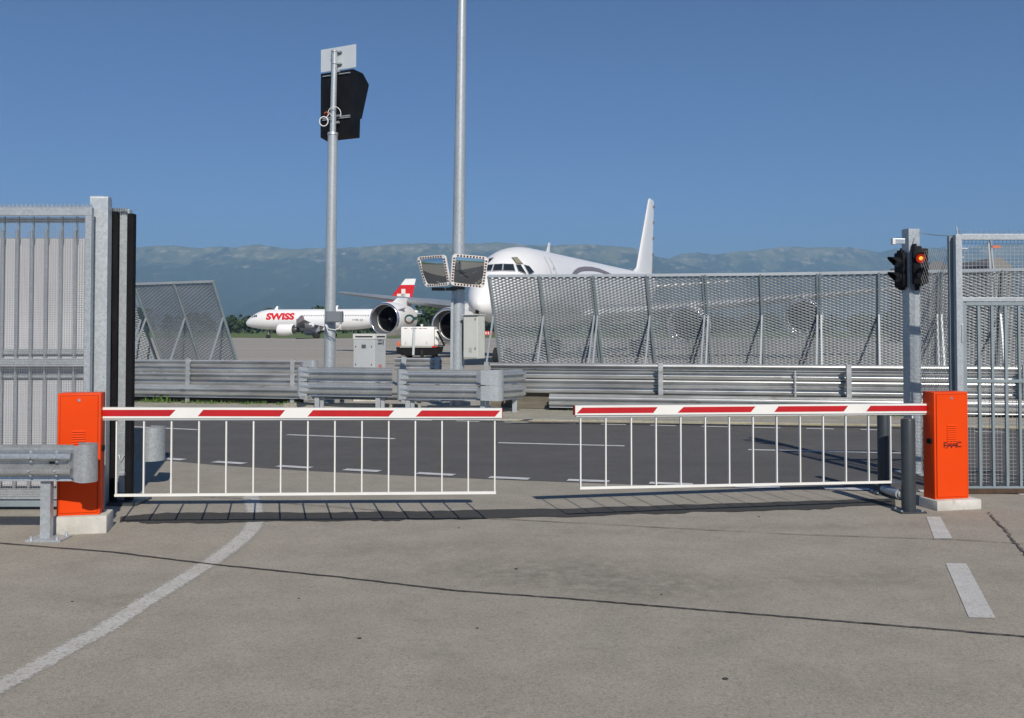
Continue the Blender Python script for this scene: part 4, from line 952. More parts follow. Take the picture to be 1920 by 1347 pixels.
for (xa, ya), (xb, yb) in zip(dl, dl[1:]): decal(b, bvh, [(xa, ya), (xa + .7, ya), (xb + .7, yb), (xb, yb)], 1, 4, .02)
decal(b, bvh, [(1036, 502), (1038, 503), (1039, 507), (1037, 506)], 1, 1, .03)
b.build('door_outline', M_['cabinet'], jet, recalc=False)
b = MB()
ot = [(1071, 516), (1076, 508), (1084, 502.5), (1095, 500.5), (1108, 501), (1122, 504), (1135, 509), (1148, 515.5)]
it = [(1080, 516), (1084, 512), (1090, 509.5), (1097, 508.5), (1106, 508.3), (1118, 509.5), (1128, 512), (1138, 515.8)]
for i in range(len(ot) - 1): decal(b, bvh, [ot[i], ot[i + 1], it[i + 1], it[i]], 3, 4, .03)
if b.v: b.build('livery_sweep', M_['greymark'], jet, recalc=False)
b = MB(); wing(b, Fd, [(11.2, 0, 2.05, .7, .06), (11.75, 0, 2.75, .35, .03)], vertical=True); b.build('antenna', M_['plane'], jet)
b = MB()
for quad in ([(893, 580), (899, 583), (897, 589), (891, 586)],): decal(b, bvh, quad, 2, 2, .03)
if b.v: b.build('pitot_panel', M_['dark'], jet, recalc=False)

# --- engine emblem and arrow mark on the outer visible engine
outer = [o for o in jet.children if o.name.startswith('engine')][1]
vs = [MW[jet.name] @ v.co for v in outer.data.vertices]
bve = BVHTree.FromPolygons([tuple(v) for v in vs], [tuple(p.vertices) for p in outer.data.polygons])
bb = [[0, 0], [0, 0]]
def arc(b, cx_, cy_, rx, ry, a0, a1, w0, w1, mi=0, n=12, rot=0):
    for i in range(n):
        q = []
        for t_ in (i / n, (i + 1) / n):
            a = R(a0 + (a1 - a0) * t_); ww = w0 + (w1 - w0) * t_
            for s in (1, -1):
                x = (rx + s * ww / 2) * math.cos(a); y = -(ry + s * ww / 2) * math.sin(a)
                q.append((cx_ + x * math.cos(rot) - y * math.sin(rot), cy_ + x * math.sin(rot) + y * math.cos(rot)))
        decal(b, bve, [q[0], q[2], q[3], q[1]], 1, 1, .03, mi)
EMB = (767, 598)
b = MB(); arc(b, EMB[0], EMB[1], 8, 6.5, 10, 190, 3.0, 2.4); arc(b, EMB[0] + 12, EMB[1] + 12, 9, 12, 60, 150, 2.4, 3.0)
decal(b, bve, [(EMB[0] + 7, EMB[1] - 3), (EMB[0] + 15, EMB[1] - 4), (EMB[0] + 15, EMB[1] - 1.5), (EMB[0] + 8, EMB[1] + 1)], 2, 1, .03)
if b.v: b.build('emblem', M_['green'], outer, recalc=False)
b = MB(); arc(b, EMB[0], EMB[1] + 1, 8, 6.5, 185, 350, 2.2, 2.6)
if b.v: b.build('emblem', M_['gold'], outer, recalc=False)
b = MB(); decal(b, bve, [(746.5, 581), (761, 577), (757, 580.5), (747, 582)], 3, 1, .03); decal(b, bve, [(746.5, 581.5), (757, 580.5), (759, 585), (748, 582.5)], 3, 1, .03)
if b.v: b.build('arrow_mark', M_['greymark'], outer, recalc=False)

# --- twin-engined airliner with red tail
AL = R(15)
Fa = Frame((-54.7, 203.0, 3.80), (math.cos(AL), -math.sin(AL), 0), (-math.sin(AL), -math.cos(AL), 0))
a320 = thing('airliner', 'smaller white airliner with a red tail and red name, far off on the apron', 'aeroplane', (-40, 194, 0))
st = smooth_st([(0, .03, -.75, .03), (.4, .60, -.70, .58), (1.2, 1.05, -.50, 1.05), (2.2, 1.42, -.28, 1.45), (3.4, 1.72, -.10, 1.80), (5.0, 1.93, 0, 2.02), (6.5, 1.975, 0, 2.07), (14, 1.975, 0, 2.07), (24, 1.975, 0, 2.07), (28, 1.80, .25, 1.82), (32, 1.30, .75, 1.30), (35.5, .65, 1.2, .72), (37.5, .2, 1.45, .25)])
b = fuselage(Fa, st, 40); fus = b.build('fuselage', M_['plane'], a320, smooth=60)
for s in (1, -1):
    b = MB(); wing(b, Fa, [(11.8, s * 1.2, -1.45, 6.6, .9), (14.6, s * 6.2, -1.05, 3.9, .5), (20.0, s * 16.8, -.15, 1.6, .2)]); b.build('wing', M_['wing'], a320, smooth=35)
    b = MB(); wing(b, Fa, [(20.0, s * 16.85, -.75, .7, .06), (20.2, s * 16.85, -.2, 1.5, .08), (20.9, s * 16.9, .55, .6, .06)], vertical=True); b.build('wing_fence', M_['greymark'], a320)
    b = MB(); wing(b, Fa, [(31.2, s * .4, .7, 4.0, .35), (34.8, s * 6.2, 1.25, 1.5, .12)]); b.build('tailplane', M_['plane'], a320, smooth=35)
    engine(a320, Fa, 10.5, s * 5.75, -2.05, 1.12, 4.3, 0, pylon=((11.2, 14.5), (12.5, 16), -1.1, -.9), name='engine', n=28)
    b = MB()
    for k in range(3): b.box(Fa(16.8 + 1.6 * k, s * (5.0 + 3.2 * k), -1.5 + .28 * k), (1.9, .3, .35), rz=-AL)
    b.build('flap_fairing', M_['plane'], a320)
    b = MB(); q = Fa(17.7, s * 3.8, 0)
    for dy in (-.46, .46):
        c = V(q.x, q.y, .58) + Fa.v * dy; b.tube([c - Fa.v * .2, c - Fa.v * .15, c + Fa.v * .15, c + Fa.v * .2], [.45, .58, .58, .45], 18)
    b.build('wheel', M_['tyre'], a320, smooth=50)
    b = MB(); b.tube([V(q.x, q.y, .5), V(q.x, q.y, 2.5)], [.14, .2], 10); b.box(V(q.x, q.y, 2.0) + Fa.v * .3, (1.6, .1, 1.2), rz=-AL); b.build('gear_leg', M_['wing'], a320)
b = MB(); b.loops([[Fa(a, yy * k, zz) for a, yy, zz in [(11, 1.2, -2.0), (13, 1.9, -1.4)]] for k in (1,)] , cap=False) if False else None
b = MB(); b.box(Fa(15.5, 0, -1.75), (8.5, 3.4, 1.0), rz=-AL, bev=.4); b.build('belly_fairing', M_['plane'], a320, smooth=60)
b = MB(); q = Fa(5.07, 0, 0)
for dy in (-.25, .25):
    c = V(q.x, q.y, .38) + Fa.v * dy; b.tube([c - Fa.v * .11, c - Fa.v * .08, c + Fa.v * .08, c + Fa.v * .11], [.3, .38, .38, .3], 18)
b.build('nose_wheel', M_['tyre'], a320, smooth=50)
b = MB(); b.tube([V(q.x, q.y, .3), V(q.x, q.y, 2.1)], [.08, .1], 10); b.build('gear_leg', M_['wing'], a320)
# fin: red with white top band and white cross
def fsec(z):   # LE, chord at height z above axis
    t_ = (z - 1.7) / (7.95 - 1.7); return 29.6 + (34.9 - 29.6) * t_, 6.2 + (2.2 - 6.2) * t_
b = MB(); z0, z1 = 1.7, 6.75
L0, c0 = fsec(z0); L1, c1_ = fsec(z1); wing(b, Fa, [(L0, 0, z0, c0, .5), (L1, 0, z1, c1_, .24)], vertical=True); fin2 = b.build('fin', M_['swissred'], a320, smooth=35)
b = MB(); L2, c2_ = fsec(7.95); wing(b, Fa, [(L1, 0, z1, c1_, .24), (L2, 0, 7.95, c2_, .16)], vertical=True); b.build('fin_top', M_['plane'], a320, smooth=35)
b = MB(); ca, cz_ = 34.6, 4.6
for s in (1, -1):
    for (da, dz) in ((.42, 1.35), (1.35, .42)):
        b.add([Fa(ca - da, s * .27, cz_ - dz), Fa(ca + da, s * .27, cz_ - dz), Fa(ca + da, s * .27, cz_ + dz), Fa(ca - da, s * .27, cz_ + dz)], [(0, 1, 2, 3)])
b.build('white_cross', M_['white'], fin2, recalc=False)
b = MB()
for s in (1,):
    for k in range(54):
        a = 7.6 + k * .53
        if a > 29 or a < 13.0: continue
        h_ = .62; yy = 1.975 * math.sqrt(1 - (h_ / 2.07) ** 2) + .015; h2 = .90; y2 = 1.975 * math.sqrt(1 - (h2 / 2.07) ** 2) + .015
        b.add([Fa(a, yy, h_), Fa(a + .22, yy, h_), Fa(a + .22, y2, h2), Fa(a, y2, h2)], [(0, 1, 2, 3)])
b.build('cabin_windows', MG, a320, recalc=False)
b = MB()
for (a0_, a1_, z0_, z1_) in ((1.75, 2.25, .42, .80), (2.35, 2.85, .48, .95), (2.95, 3.35, .50, .92)):
    bva = BVHTree.FromPolygons([tuple(MW[a320.name] @ v.co) for v in fus.data.vertices], [tuple(p.vertices) for p in fus.data.polygons])
    vs = []
    for (a, z) in ((a0_, z0_), (a1_, z0_), (a1_, z1_), (a0_, z1_)):
        h_ = bva.ray_cast(Fa(a, 6, z), -Fa.v); vs.append((h_[0] if h_[0] else Fa(a, 1.2, z)) + Fa.v * .03)
    b.add(vs, [(0, 1, 2, 3)])
b.build('cockpit_windows', M_['glass'], a320, recalc=False)
b = MB(); wing(b, Fa, [(6.4, 0, 2.0, .8, .07), (6.9, 0, 2.75, .4, .04)], vertical=True); wing(b, Fa, [(19.6, 0, 2.0, .8, .07), (20.2, 0, 2.8, .4, .04)], vertical=True); b.build('antenna', M_['plane'], a320)

def text_mesh(s, size, shear=0.0, bold=0.0, squash=1.0):
    cu = bpy.data.curves.new('txt', 'FONT'); cu.body = s; cu.size = size; cu.shear = shear; cu.offset = bold; cu.space_character = 1.0; cu.resolution_u = 3
    ob = bpy.data.objects.new('txt', cu); COL.objects.link(ob); dg = bpy.context.evaluated_depsgraph_get(); dg.update()
    me = bpy.data.meshes.new_from_object(ob.evaluated_get(dg)); bm = bmesh.new(); bm.from_mesh(me)
    bpy.data.objects.remove(ob); bpy.data.meshes.remove(me)
    xs = [v.co.x for v in bm.verts]; ys = [v.co.y for v in bm.verts]
    return bm, min(xs), max(xs), min(ys), max(ys)
def fuselage_text(s, a0, a1, zc, h_, m, par, name, Fm, hw_, hh, side=1, bold=0.0, shear=0.0):
    bm, x0, x1, y0, y1 = text_mesh(s, 1.0, shear, bold)
    for k in range(1, 8):
        bmesh.ops.bisect_plane(bm, geom=bm.verts[:] + bm.edges[:] + bm.faces[:], plane_co=(0, y0 + (y1 - y0) * k / 8, 0), plane_no=(0, 1, 0))
    b = MB(); bm.verts.index_update(); vs = []
    for v in bm.verts:
        u = (v.co.x - x0) / (x1 - x0); q = (v.co.y - y0) / (y1 - y0) - .5; z = zc + q * h_
        a = a0 + (a1 - a0) * u; yy = hw_ * math.sqrt(max(0, 1 - (z / hh) ** 2)) + .02; vs.append(Fm(a, side * yy, z))
    b.add(vs, [[v.index for v in f.verts] for f in bm.faces]); bm.free()
    return b.build(name, m, par, recalc=False)
fuselage_text('SWISS', 5.6, 11.9, .62, 1.42, M_['swissred'], a320, 'lettering', Fa, 1.975, 2.07, bold=.055)
fuselage_text('HB-IJI', 24.6, 26.8, -.15, .42, MG, a320, 'registration', Fa, 1.975, 2.07)

# ================================================================== GROUND POWER UNIT
Yg = 60.0; s_ = FPX / Yg; gx = (783 - CX) / s_
t = thing('ground_power_unit', 'white ground power unit on a black wheeled trailer, under the big wing', 'trailer', (gx, Yg, 0))
b = MB(); b.box((gx, Yg + 1.3, 1.36), (2.06, 2.6, 1.22), bev=.12); bd = b.build('body', mat('gpu_white', (.80, .80, .78), (.74, .74, .72), scale=1, rough=.4), t, smooth=40)
b = MB(); b.box((gx + 1.13, Yg + 1.5, 1.28), (.22, 2.2, 1.02), bev=.06); b.build('side_pod', M_['white'], t)
b = MB(); b.prism([(gx - 1.28, Yg - .25, .72), (gx + 1.38, Yg - .25, .72), (gx + 1.30, Yg - .25, .35), (gx + .95, Yg - .25, .22), (gx - .9, Yg - .25, .22), (gx - 1.22, Yg - .25, .38)], (0, 3.2, 0)); b.build('chassis', M_['black'], t)
b = MB(); b.box((gx, Yg - .27, .735), (2.1, .05, .05)); b.build('bumper', M_['concrete'], t)
b = MB(); b.bar((gx - .22, Yg - .35, .25), (gx - .18, Yg - .15, 1.85), .13, .08); b.tube([V(gx - .18, Yg - .2, 1.9) + V(.07 * math.cos(a), 0, .07 * math.sin(a)) for a in [i * .7 for i in range(10)]], .018, 6); b.build('drawbar', M_['galv'], t)
for x, y in ((gx - .65, Yg + .1), (gx + .95, Yg + .2), (gx - .65, Yg + 2.2), (gx + .95, Yg + 2.2)):
    b = MB(); b.tube([(x - .11, y, .3), (x - .08, y, .3), (x + .08, y, .3), (x + .11, y, .3)], [.24, .3, .3, .24], 18); b.build('wheel', M_['tyre'], t, smooth=50)
b = MB(); b.tube([(gx + .20, Yg - .1, .3), (gx + .24, Yg - .1, .3), (gx + .34, Yg - .1, .3), (gx + .38, Yg - .1, .3)], [.2, .3, .3, .2], 18); wh = b.build('wheel', M_['tyre'], t, smooth=50)
b = MB(); b.tube([(gx + .19, Yg - .1, .3), (gx + .20, Yg - .1, .3)], [.15, .15], 14); b.build('rim', M_['white'], wh)
b = MB(); b.box((gx - 1.12, Yg - .2, .92), (.16, .12, .28), bev=.03); b.build('tail_lamp', mat('orange_lamp', (.7, .12, .05), rough=.4), t)
b = MB(); b.box((gx + 1.05, Yg - .28, .76), (.3, .06, .08)); b.build('tail_lamp', M_['swissred'], t)
b = MB(); b.bar((gx + 1.2, Yg - .1, 1.7), (gx + 1.62, Yg + .3, .8), .05, .10); b.bar((gx + 1.05, Yg - .2, .86), (gx + 1.62, Yg + .2, .8), .05, .05); b.build('cable_arm', M_['black'], t)
b = MB(); b.tube([(gx + .2, Yg + .6, 1.95), (gx + .2, Yg + .6, 2.12)], [.05, .09], 10); b.build('beacon', M_['white'], t, smooth=60)
b = MB()
for x, w_ in ((-.72, .22), (-.35, .14), (-.15, .3), (.18, .26), (.45, .3)): b.box((gx + x, Yg - .003, 1.86), (w_ * .8, .012, .035))
b.build('faded_lettering', mat('faded_maroon', (.22, .10, .08), rough=.6), t)
b = MB()
for x in (-.72, .55): b.box((gx + x, Yg - .004, .98), (.10, .012, .18))
b.build('vent', M_['cabinet'], t)

# ================================================================== LEFT GATE, POSTS
Yl = 9.9; sL = FPX / Yl
def xl(px, Y=Yl): return (px - CX) / FPX * Y
def zl(py, Y=Yl): return P(960, py, Y).z
t = thing('gate_leaf', 'tall galvanised sliding gate leaf with fine mesh, behind the left orange cabinet', 'gate', (-5.2, Yl, 0))
xr = xl(172); x0 = -8.2
b = MB(); zt = zl(390); zt2 = zl(405)
b.box(((x0 + xr) / 2, Yl, (zt + zt2) / 2), (xr - x0, .06, zt - zt2), bev=.003)
b.box((xl(166), Yl + .001, (zt2 + .1) / 2), (.062, .06, zt2 - .1 - .002), bev=.003)
zm = zl(679.5); b.box(((x0 + xl(161)) / 2, Yl - .001, zm), (xl(161) - x0, .055, .078), bev=.003)
b.box(((x0 + xl(161)) / 2, Yl - .001, .16), (xl(161) - x0, .06, .10), bev=.003)
b.build('frame', M_['galv'], t)
b = MB(); x = x0
while x < xr - .02:
    b.add([(x, Yl - .03, zt), (x + .044, Yl - .03, zt), (x + .016, Yl - .03, zt + .044), (x, Yl - .026, zt), (x + .044, Yl - .026, zt), (x + .016, Yl - .026, zt + .044)], [(0, 1, 2), (3, 5, 4), (0, 2, 5, 3), (1, 4, 5, 2)]); x += .0435
b.build('spike_strip', M_['galv_rail'], t)
b = MB(); x = xl(-60); x1 = xl(160)
while x < x1: b.box((x, Yl - .034, (zt2 + .12) / 2), (.0022, .0022, zt2 - .12)); x += .0245
z = .14
while z < zt2: b.box(((xl(-60) + x1) / 2, Yl - .037, z), (x1 - xl(-60), .0022, .0024)); z += .0235
b.build('wire_mesh', M_['wire'], t, recalc=False)
b = MB()
for k in range(-4, 7):
    px = 3 + 27.3 * k if True else 0
    if px > 150: continue
    b.box((xl(px, 9.96), 9.96, (zl(432, 9.96) + .15) / 2), (.020, .03, zl(432, 9.96) - .15), bev=.002)
b.build('upright_bars', M_['galv_rail'], t)
b = MB()
for k in range(-4, 6): b.box((xl(3 + 27.3 * k + 3.5, 9.985), 9.985, (zt2 + zl(452)) / 2), (.014, .016, zt2 - zl(452)))  # shaded part of the bar tops, added as separate darker pieces
b.build('shaded_bar_tops', M_['bar'], t)
b = MB(); b.box(((x0 + xl(159)) / 2, 10.05, zl(410)), (xl(159) - x0, .03, .05)); 
for zz in (zl(655, 10.1), zl(700, 10.1)): b.box(((x0 + xl(159)) / 2, 9.998, zz - .02), (xl(159) - x0, .02, .05))
b.build('cross_rail', M_['galv'], t)
Ys = 10.03; b = MB(); b.box(((x0 + xl(166, Ys)) / 2, Ys, (zl(447, Ys) + .22) / 2), (xl(166, Ys) - x0, .02, zl(447, Ys) - .22)); b.build('backing_sheet', M_['sheet'], t)
b = MB(); b.box(((x0 + xr) / 2, Yl + .04, .065), (xr - x0, .14, .06), bev=.005); b.build('track_rail', M_['bar'], t)

t = thing('gate_post', 'square galvanised post beside the black gate guides, left side', 'post', (xl(188, 10.05), 10.1, 0))
b = MB(); b.box((-4.228, 10.12, 1.575), (.18, .17, 3.15), rz=R(9), bev=.006); b.build('shaft', M_['galv_pole'], t)
b = MB(); b.box((-4.228, 10.12, 3.155), (.175, .165, .012), rz=R(9)); b.build('cap', M_['galv'], t)

t = thing('gate_guide', 'pair of tall black rubber guide strips on a pale steel channel', 'gate guide', (xl(230, 10.35), 10.35, 0))
zt_ = P(960, 398, 10.35).z
b = MB(); b.box((xl(214.5, 10.35), 10.36, zt_ / 2), (.078, .16, zt_), bev=.004); g1 = b.build('rubber_strip', M_['black'], t)
b = MB(); b.box((xl(246, 10.35), 10.34, zt_ / 2 - .01), (.064, .09, zt_ - .02), bev=.004); b.build('rubber_strip', M_['black'], t)
b = MB(); b.box((xl(231.5, 10.35), 10.40, zt_ / 2 + .015), (.098, .10, zt_ + .03), bev=.003); b.build('channel', M_['galv_pole'], t)
b = MB()
for i in range(8): b.box((xl(205, 10.35) + .025 * i, 10.33, zt_ + .02), (.016, .05, .03 + .01 * (i % 2)))
b.build('spike_strip', M_['galv_rail'], t)
b = MB(); b.box((xl(232, 10.3), 10.30, .42), (.06, .03, .62), bev=.003); b.box((xl(232, 10.3) , 10.28, .30), (.075, .04, .03)); b.tube([(xl(226, 10.28), 10.27, .50), (xl(231, 10.28), 10.25, .44), (xl(237, 10.28), 10.27, .50)], .005, 6); b.build('latch', M_['galv'], t)
b = MB(); b.box((xl(235, 10.35), 10.32, .012), (.46, .42, .024), bev=.003); b.build('base_plate', M_['bollard'], t)

# ================================================================== RIGHT POST, TRAFFIC LIGHTS
Yp = 12.3; sp = FPX / Yp
xp = (1712 - CX) / sp
t = thing('gate_post', 'square galvanised post carrying two black traffic lights, right side', 'post', (xp, Yp, 0))
RZ = R(0)
zt_ = P(1705, 431, Yp).z; pr_ = R(-2)
pcx = xp + .005
b = MB(); b.box((pcx, Yp + .06, zt_ / 2), (.152, .16, zt_), rz=R(10), bev=.006); b.build('shaft', M_['galv_pole'], t)
b = MB(); b.box((pcx, Yp + .06, zt_ + .005), (.148, .156, .014), rz=R(10)); b.build('cap', M_['galv'], t)
b = MB(); c = P(1684, 453, Yp - .02); b.box(c, (.16, .05, .065), bev=.004); ar = b.build('sensor_arm', M_['galv_rail'], t)
b = MB(); b.box(P(1674.5, 453, Yp - .03), (.035, .07, .075), bev=.004); b.build('sensor', M_['white'], ar)
b = MB(); b.bar((xp + .10, Yp + .02, 0), (xp + .085, Yp + .02, zt_ - .05), .012, .012); b.build('fence_wire_holder', M_['galv_rail'], t)
b = MB(); b.box((pcx, Yp + .06, .01), (.34, .34, .02)); b.build('base_plate', M_['galv'], t)

def traffic_light(label, c, yaw, lit):
    """c = centre of the back plane; local -y is where the lenses look"""
    t = thing('traffic_light', label, 'traffic light', c, yaw, group='black two-lamp signals on the right gate post')
    b = MB(); b.box((0, -.07, 0), (.175, .12, .44), bev=.018); b.build('housing', M_['blackbox'], t, local=True, smooth=40)
    b = MB(); b.box((-.055, -.02, .235), (.05, .05, .10), bev=.006); b.box((-.03, -.06, .225), (.10, .08, .06), bev=.02); b.build('mounting_bracket', M_['blackbox'], t, local=True)
    b = MB(); b.box((-.03, -.02, -.245), (.05, .05, .10), bev=.006); b.box((-.01, -.06, -.225), (.11, .08, .05), bev=.02); b.build('mounting_bracket', M_['blackbox'], t, local=True)
    for k, z in enumerate((.095, -.095)):
        b = MB(); b.revolve((0, -.131, z), (0, -1, 0), [(-.01, .056), (.004, .056), (.012, .036), (.016, .0)], 24)
        ln = b.build('lens', M_['lampred'] if (lit and k == 0) else M_['lampoff'], t, smooth=60, local=True)
        if lit and k == 0:
            b = MB(); b.revolve((.0, -.148, z + .0), (0, -1, 0), [(-.002, .024), (.004, .018), (.006, 0)], 20); b.build('lamp_glow', M_['lampcore'], ln, smooth=60, local=True)
        b = MB(); n = 16; L1 = []; L2 = []
        for i in range(n + 1):
            a = R(-25 + 230 * i / n); x = .070 * math.cos(a); zz = .070 * math.sin(a); dep = .03 + .12 * max(0, math.sin(a) * .8 + .2)
            L1.append(((x, -.125, z + zz), (x, -.13 - dep, z + zz))); L2.append(((x * .94, -.125, z + zz * .94), (x * .94, -.13 - dep, z + zz * .94)))
        vs = []
        for (p, q), (p2, q2) in zip(L1, L2): vs += [p, q, q2, p2]
        f = []
        for i in range(n):
            o_ = 4 * i; f += [(o_, o_ + 1, o_ + 5, o_ + 4), (o_ + 1, o_ + 2, o_ + 6, o_ + 5), (o_ + 2, o_ + 3, o_ + 7, o_ + 6)]
        b.add(vs, f); b.build('visor', M_['blackbox'], t, local=True, smooth=40)
    return t
ctr = P(1719, 500.5, Yp - .05)
traffic_light('black traffic light facing the camera with its upper red lamp lit', ctr + V(.03, 0, 0), R(-14), True)
ctr2 = P(1691, 507, Yp + .1)
traffic_light('black traffic light turned to the left, seen in profile', ctr2 + V(.075, .02, 0), R(-74), False)

# ================================================================== RIGHT GATE
Yr = 10.9
def xr_(px, Y=Yr): return (px - CX) / FPX * Y
def zr(py, Y=Yr): return P(960, py, Y).z
t = thing('gate', 'right-hand steel gate with upright bars, wire mesh and a spiked top', 'gate', (xr_(1860), Yr, 0))
xe = xr_(2080); xa = xr_(1797)
b = MB(); zt = zr(440)
b.box((xa, Yr, zt / 2 - .003), (.07, .07, zt), bev=.003)
b.box(((xa + .035 + xe) / 2, Yr, zr(445)), (xe - xa - .035, .065, .065), bev=.003)
b.box(((xa + .035 + xe) / 2, Yr, zr(562)), (xe - xa - .035, .06, .045), bev=.003); b.build('frame', M_['galv'], t)
b = MB(); xd = xr_(1807)
b.box((xd, Yr + .002, (zr(568) + .05) / 2), (.045, .045, zr(568) - .05), bev=.002)
for py, h_ in ((570, .038), (715, .035), (916, .045)): b.box(((xd + .023 + xe) / 2, Yr + .002, zr(py)), (xe - xd - .023, .045, h_), bev=.002)
dg_ = b.build('door_frame', M_['bar'], t)
b = MB(); k = 0
while True:
    px = 1834.5 + 25.2 * k; k += 1
    if px > 2070: break
    for (za, zb_) in ((zr(572.5), zr(712.5)), (zr(717.8), zr(912))): b.box((xr_(px), Yr + .002, (za + zb_) / 2), (.027, .030, za - zb_ - .002))
b.build('upright_bars', M_['bar'], t)
b = MB(); b.box((xd - .035, Yr - .03, zr(625)), (.02, .03, .2), bev=.004); b.build('hinge', M_['galv'], t)
b = MB(); x = xa + .05
while x < xe: b.box((x, Yr + .036, (zr(450) + .1) / 2), (.0032, .003, zr(450) - .1)); x += .0425
z = .12
while z < zr(450): b.box(((xa + xe) / 2, Yr + .039, z), (xe - xa, .003, .0032)); z += .0405
b.build('wire_mesh', M_['wire'], t, recalc=False)
b = MB(); x = xa
while x < xe: b.bar((x, Yr, zt - .01), (x + random.uniform(-.02, .02) + .012, Yr - .01, zt + .045), .003, .003); b.bar((x + .03, Yr, zt - .01), (x + .012, Yr - .01, zt + .045), .003, .003); x += .055
b.build('barbed_top', M_['galv_rail'], t)
b = MB(); b.bar((xa, Yr, zt), (xa - .01, Yr, zt + .09), .012, .012); b.build('corner_spike', M_['galv'], t)
b = MB(); b.box((xr_(1960), Yr + .0, .03), (2.2, .12, .05), bev=.004); b.build('track_rail', M_['rust'], t)

t = thing('chain_link_fence', 'narrow chain-link infill between the traffic light post and the right gate', 'fence', (xr_(1760, 11.6), 11.6, 0))
pA = V((1724 - CX) / FPX * 12.2, 12.2, 0); pB = V((1790 - CX) / FPX * 10.95, 10.95, 0)
b = MB(); dd = (pB - pA); L_ = dd.length; H1 = P(960, 437, 12.2).z; H2 = P(960, 443, 10.95).z
def cl(u, z): return pA + dd * u + V(0, 0, z)
step = .085; n_ = int((L_ + 3) / step)
for s in (1, -1):
    for i in range(-45, int(L_ / step) + 45):
        # line x = i*step + s*z ; clip
        pts = []
        z0 = .05; 
        for z_ in (0.05, 2.75):
            pts.append((i * step + s * (z_ - .05), z_))
        (xa_, za_), (xb_, zb_) = pts
        lo_, hi_ = 0.0, L_
        def clip(xq, zq, xw, zw):
            out = []
            dx = xw - xq
            if dx == 0: return None
            t0 = (lo_ - xq) / dx; t1 = (hi_ - xq) / dx; a_, b__ = max(0, min(t0, t1)), min(1, max(t0, t1))
            if a_ >= b__: return None
            return (xq + dx * a_, zq + (zw - zq) * a_), (xq + dx * b__, zq + (zw - zq) * b__)
        c_ = clip(xa_, za_, xb_, zb_)
        if c_: b.bar(cl(c_[0][0] / L_, c_[0][1]), cl(c_[1][0] / L_, c_[1][1]), .003, .003)
b.build('chain_link', M_['wire'], t, recalc=False)
b = MB(); b.tube([cl(0, H1), cl(.5, (H1 + H2) / 2 - .01), cl(1, H2)], .005, 6); b.tube([cl(0, .05), cl(1, .05)], .004, 6); b.build('line_wire', M_['galv_rail'], t)
b = MB(); b.box((pB.x - .02, pB.y + .04, H2 / 2), (.05, .05, H2)); b.build('end_post', M_['bar'], t)

# ================================================================== BOLLARDS
def bollard(label, x, y, h_):
    t = thing('bollard', label, 'bollard', (x, y, 0), group='anthracite bollards by the right cabinet')
    b = MB(); b.tube([(0, 0, .012), (0, 0, h_ - .02), (0, 0, h_ - .006), (0, 0, h_)], [.068, .068, .063, .05], 32); b.build('shaft', M_['bollard'], t, smooth=40, local=True)
    b = MB(); b.box((0, 0, .008), (.26, .22, .016), rz=.1, bev=.003); bp = b.build('base_plate', M_['bollard'], t, local=True)
    for i in (-.1, .1):
        for j in (-.08, .08): b = MB(); bolts(b, [(i, j, .016)], (0, 0, 1), .012, .014); b.build('anchor_bolt', M_['galv_rail'], bp, local=True)
    return t
g = G(1704, 960); bollard('nearer dark grey bollard, left of the right orange cabinet', g.x, g.y, .92)
g = G(1658, 926); bollard('farther dark grey bollard behind the tip of the right barrier fence', g.x, g.y, .95)
# grey tube lying on the ground between bollards
g = G(1668, 920, .06); g2 = G(1687, 927, .06)
b = MB(); b.tube([g + V(-.02, .1, 0), g2], [.05, .05], 18); b.tube([g2, g2 + V(.012, -.012, 0)], [.04, .035], 12); tag(b.build('gate_stop', M_['galv'], smooth=40), 'grey tube stop lying between the two bollards', 'gate stop')

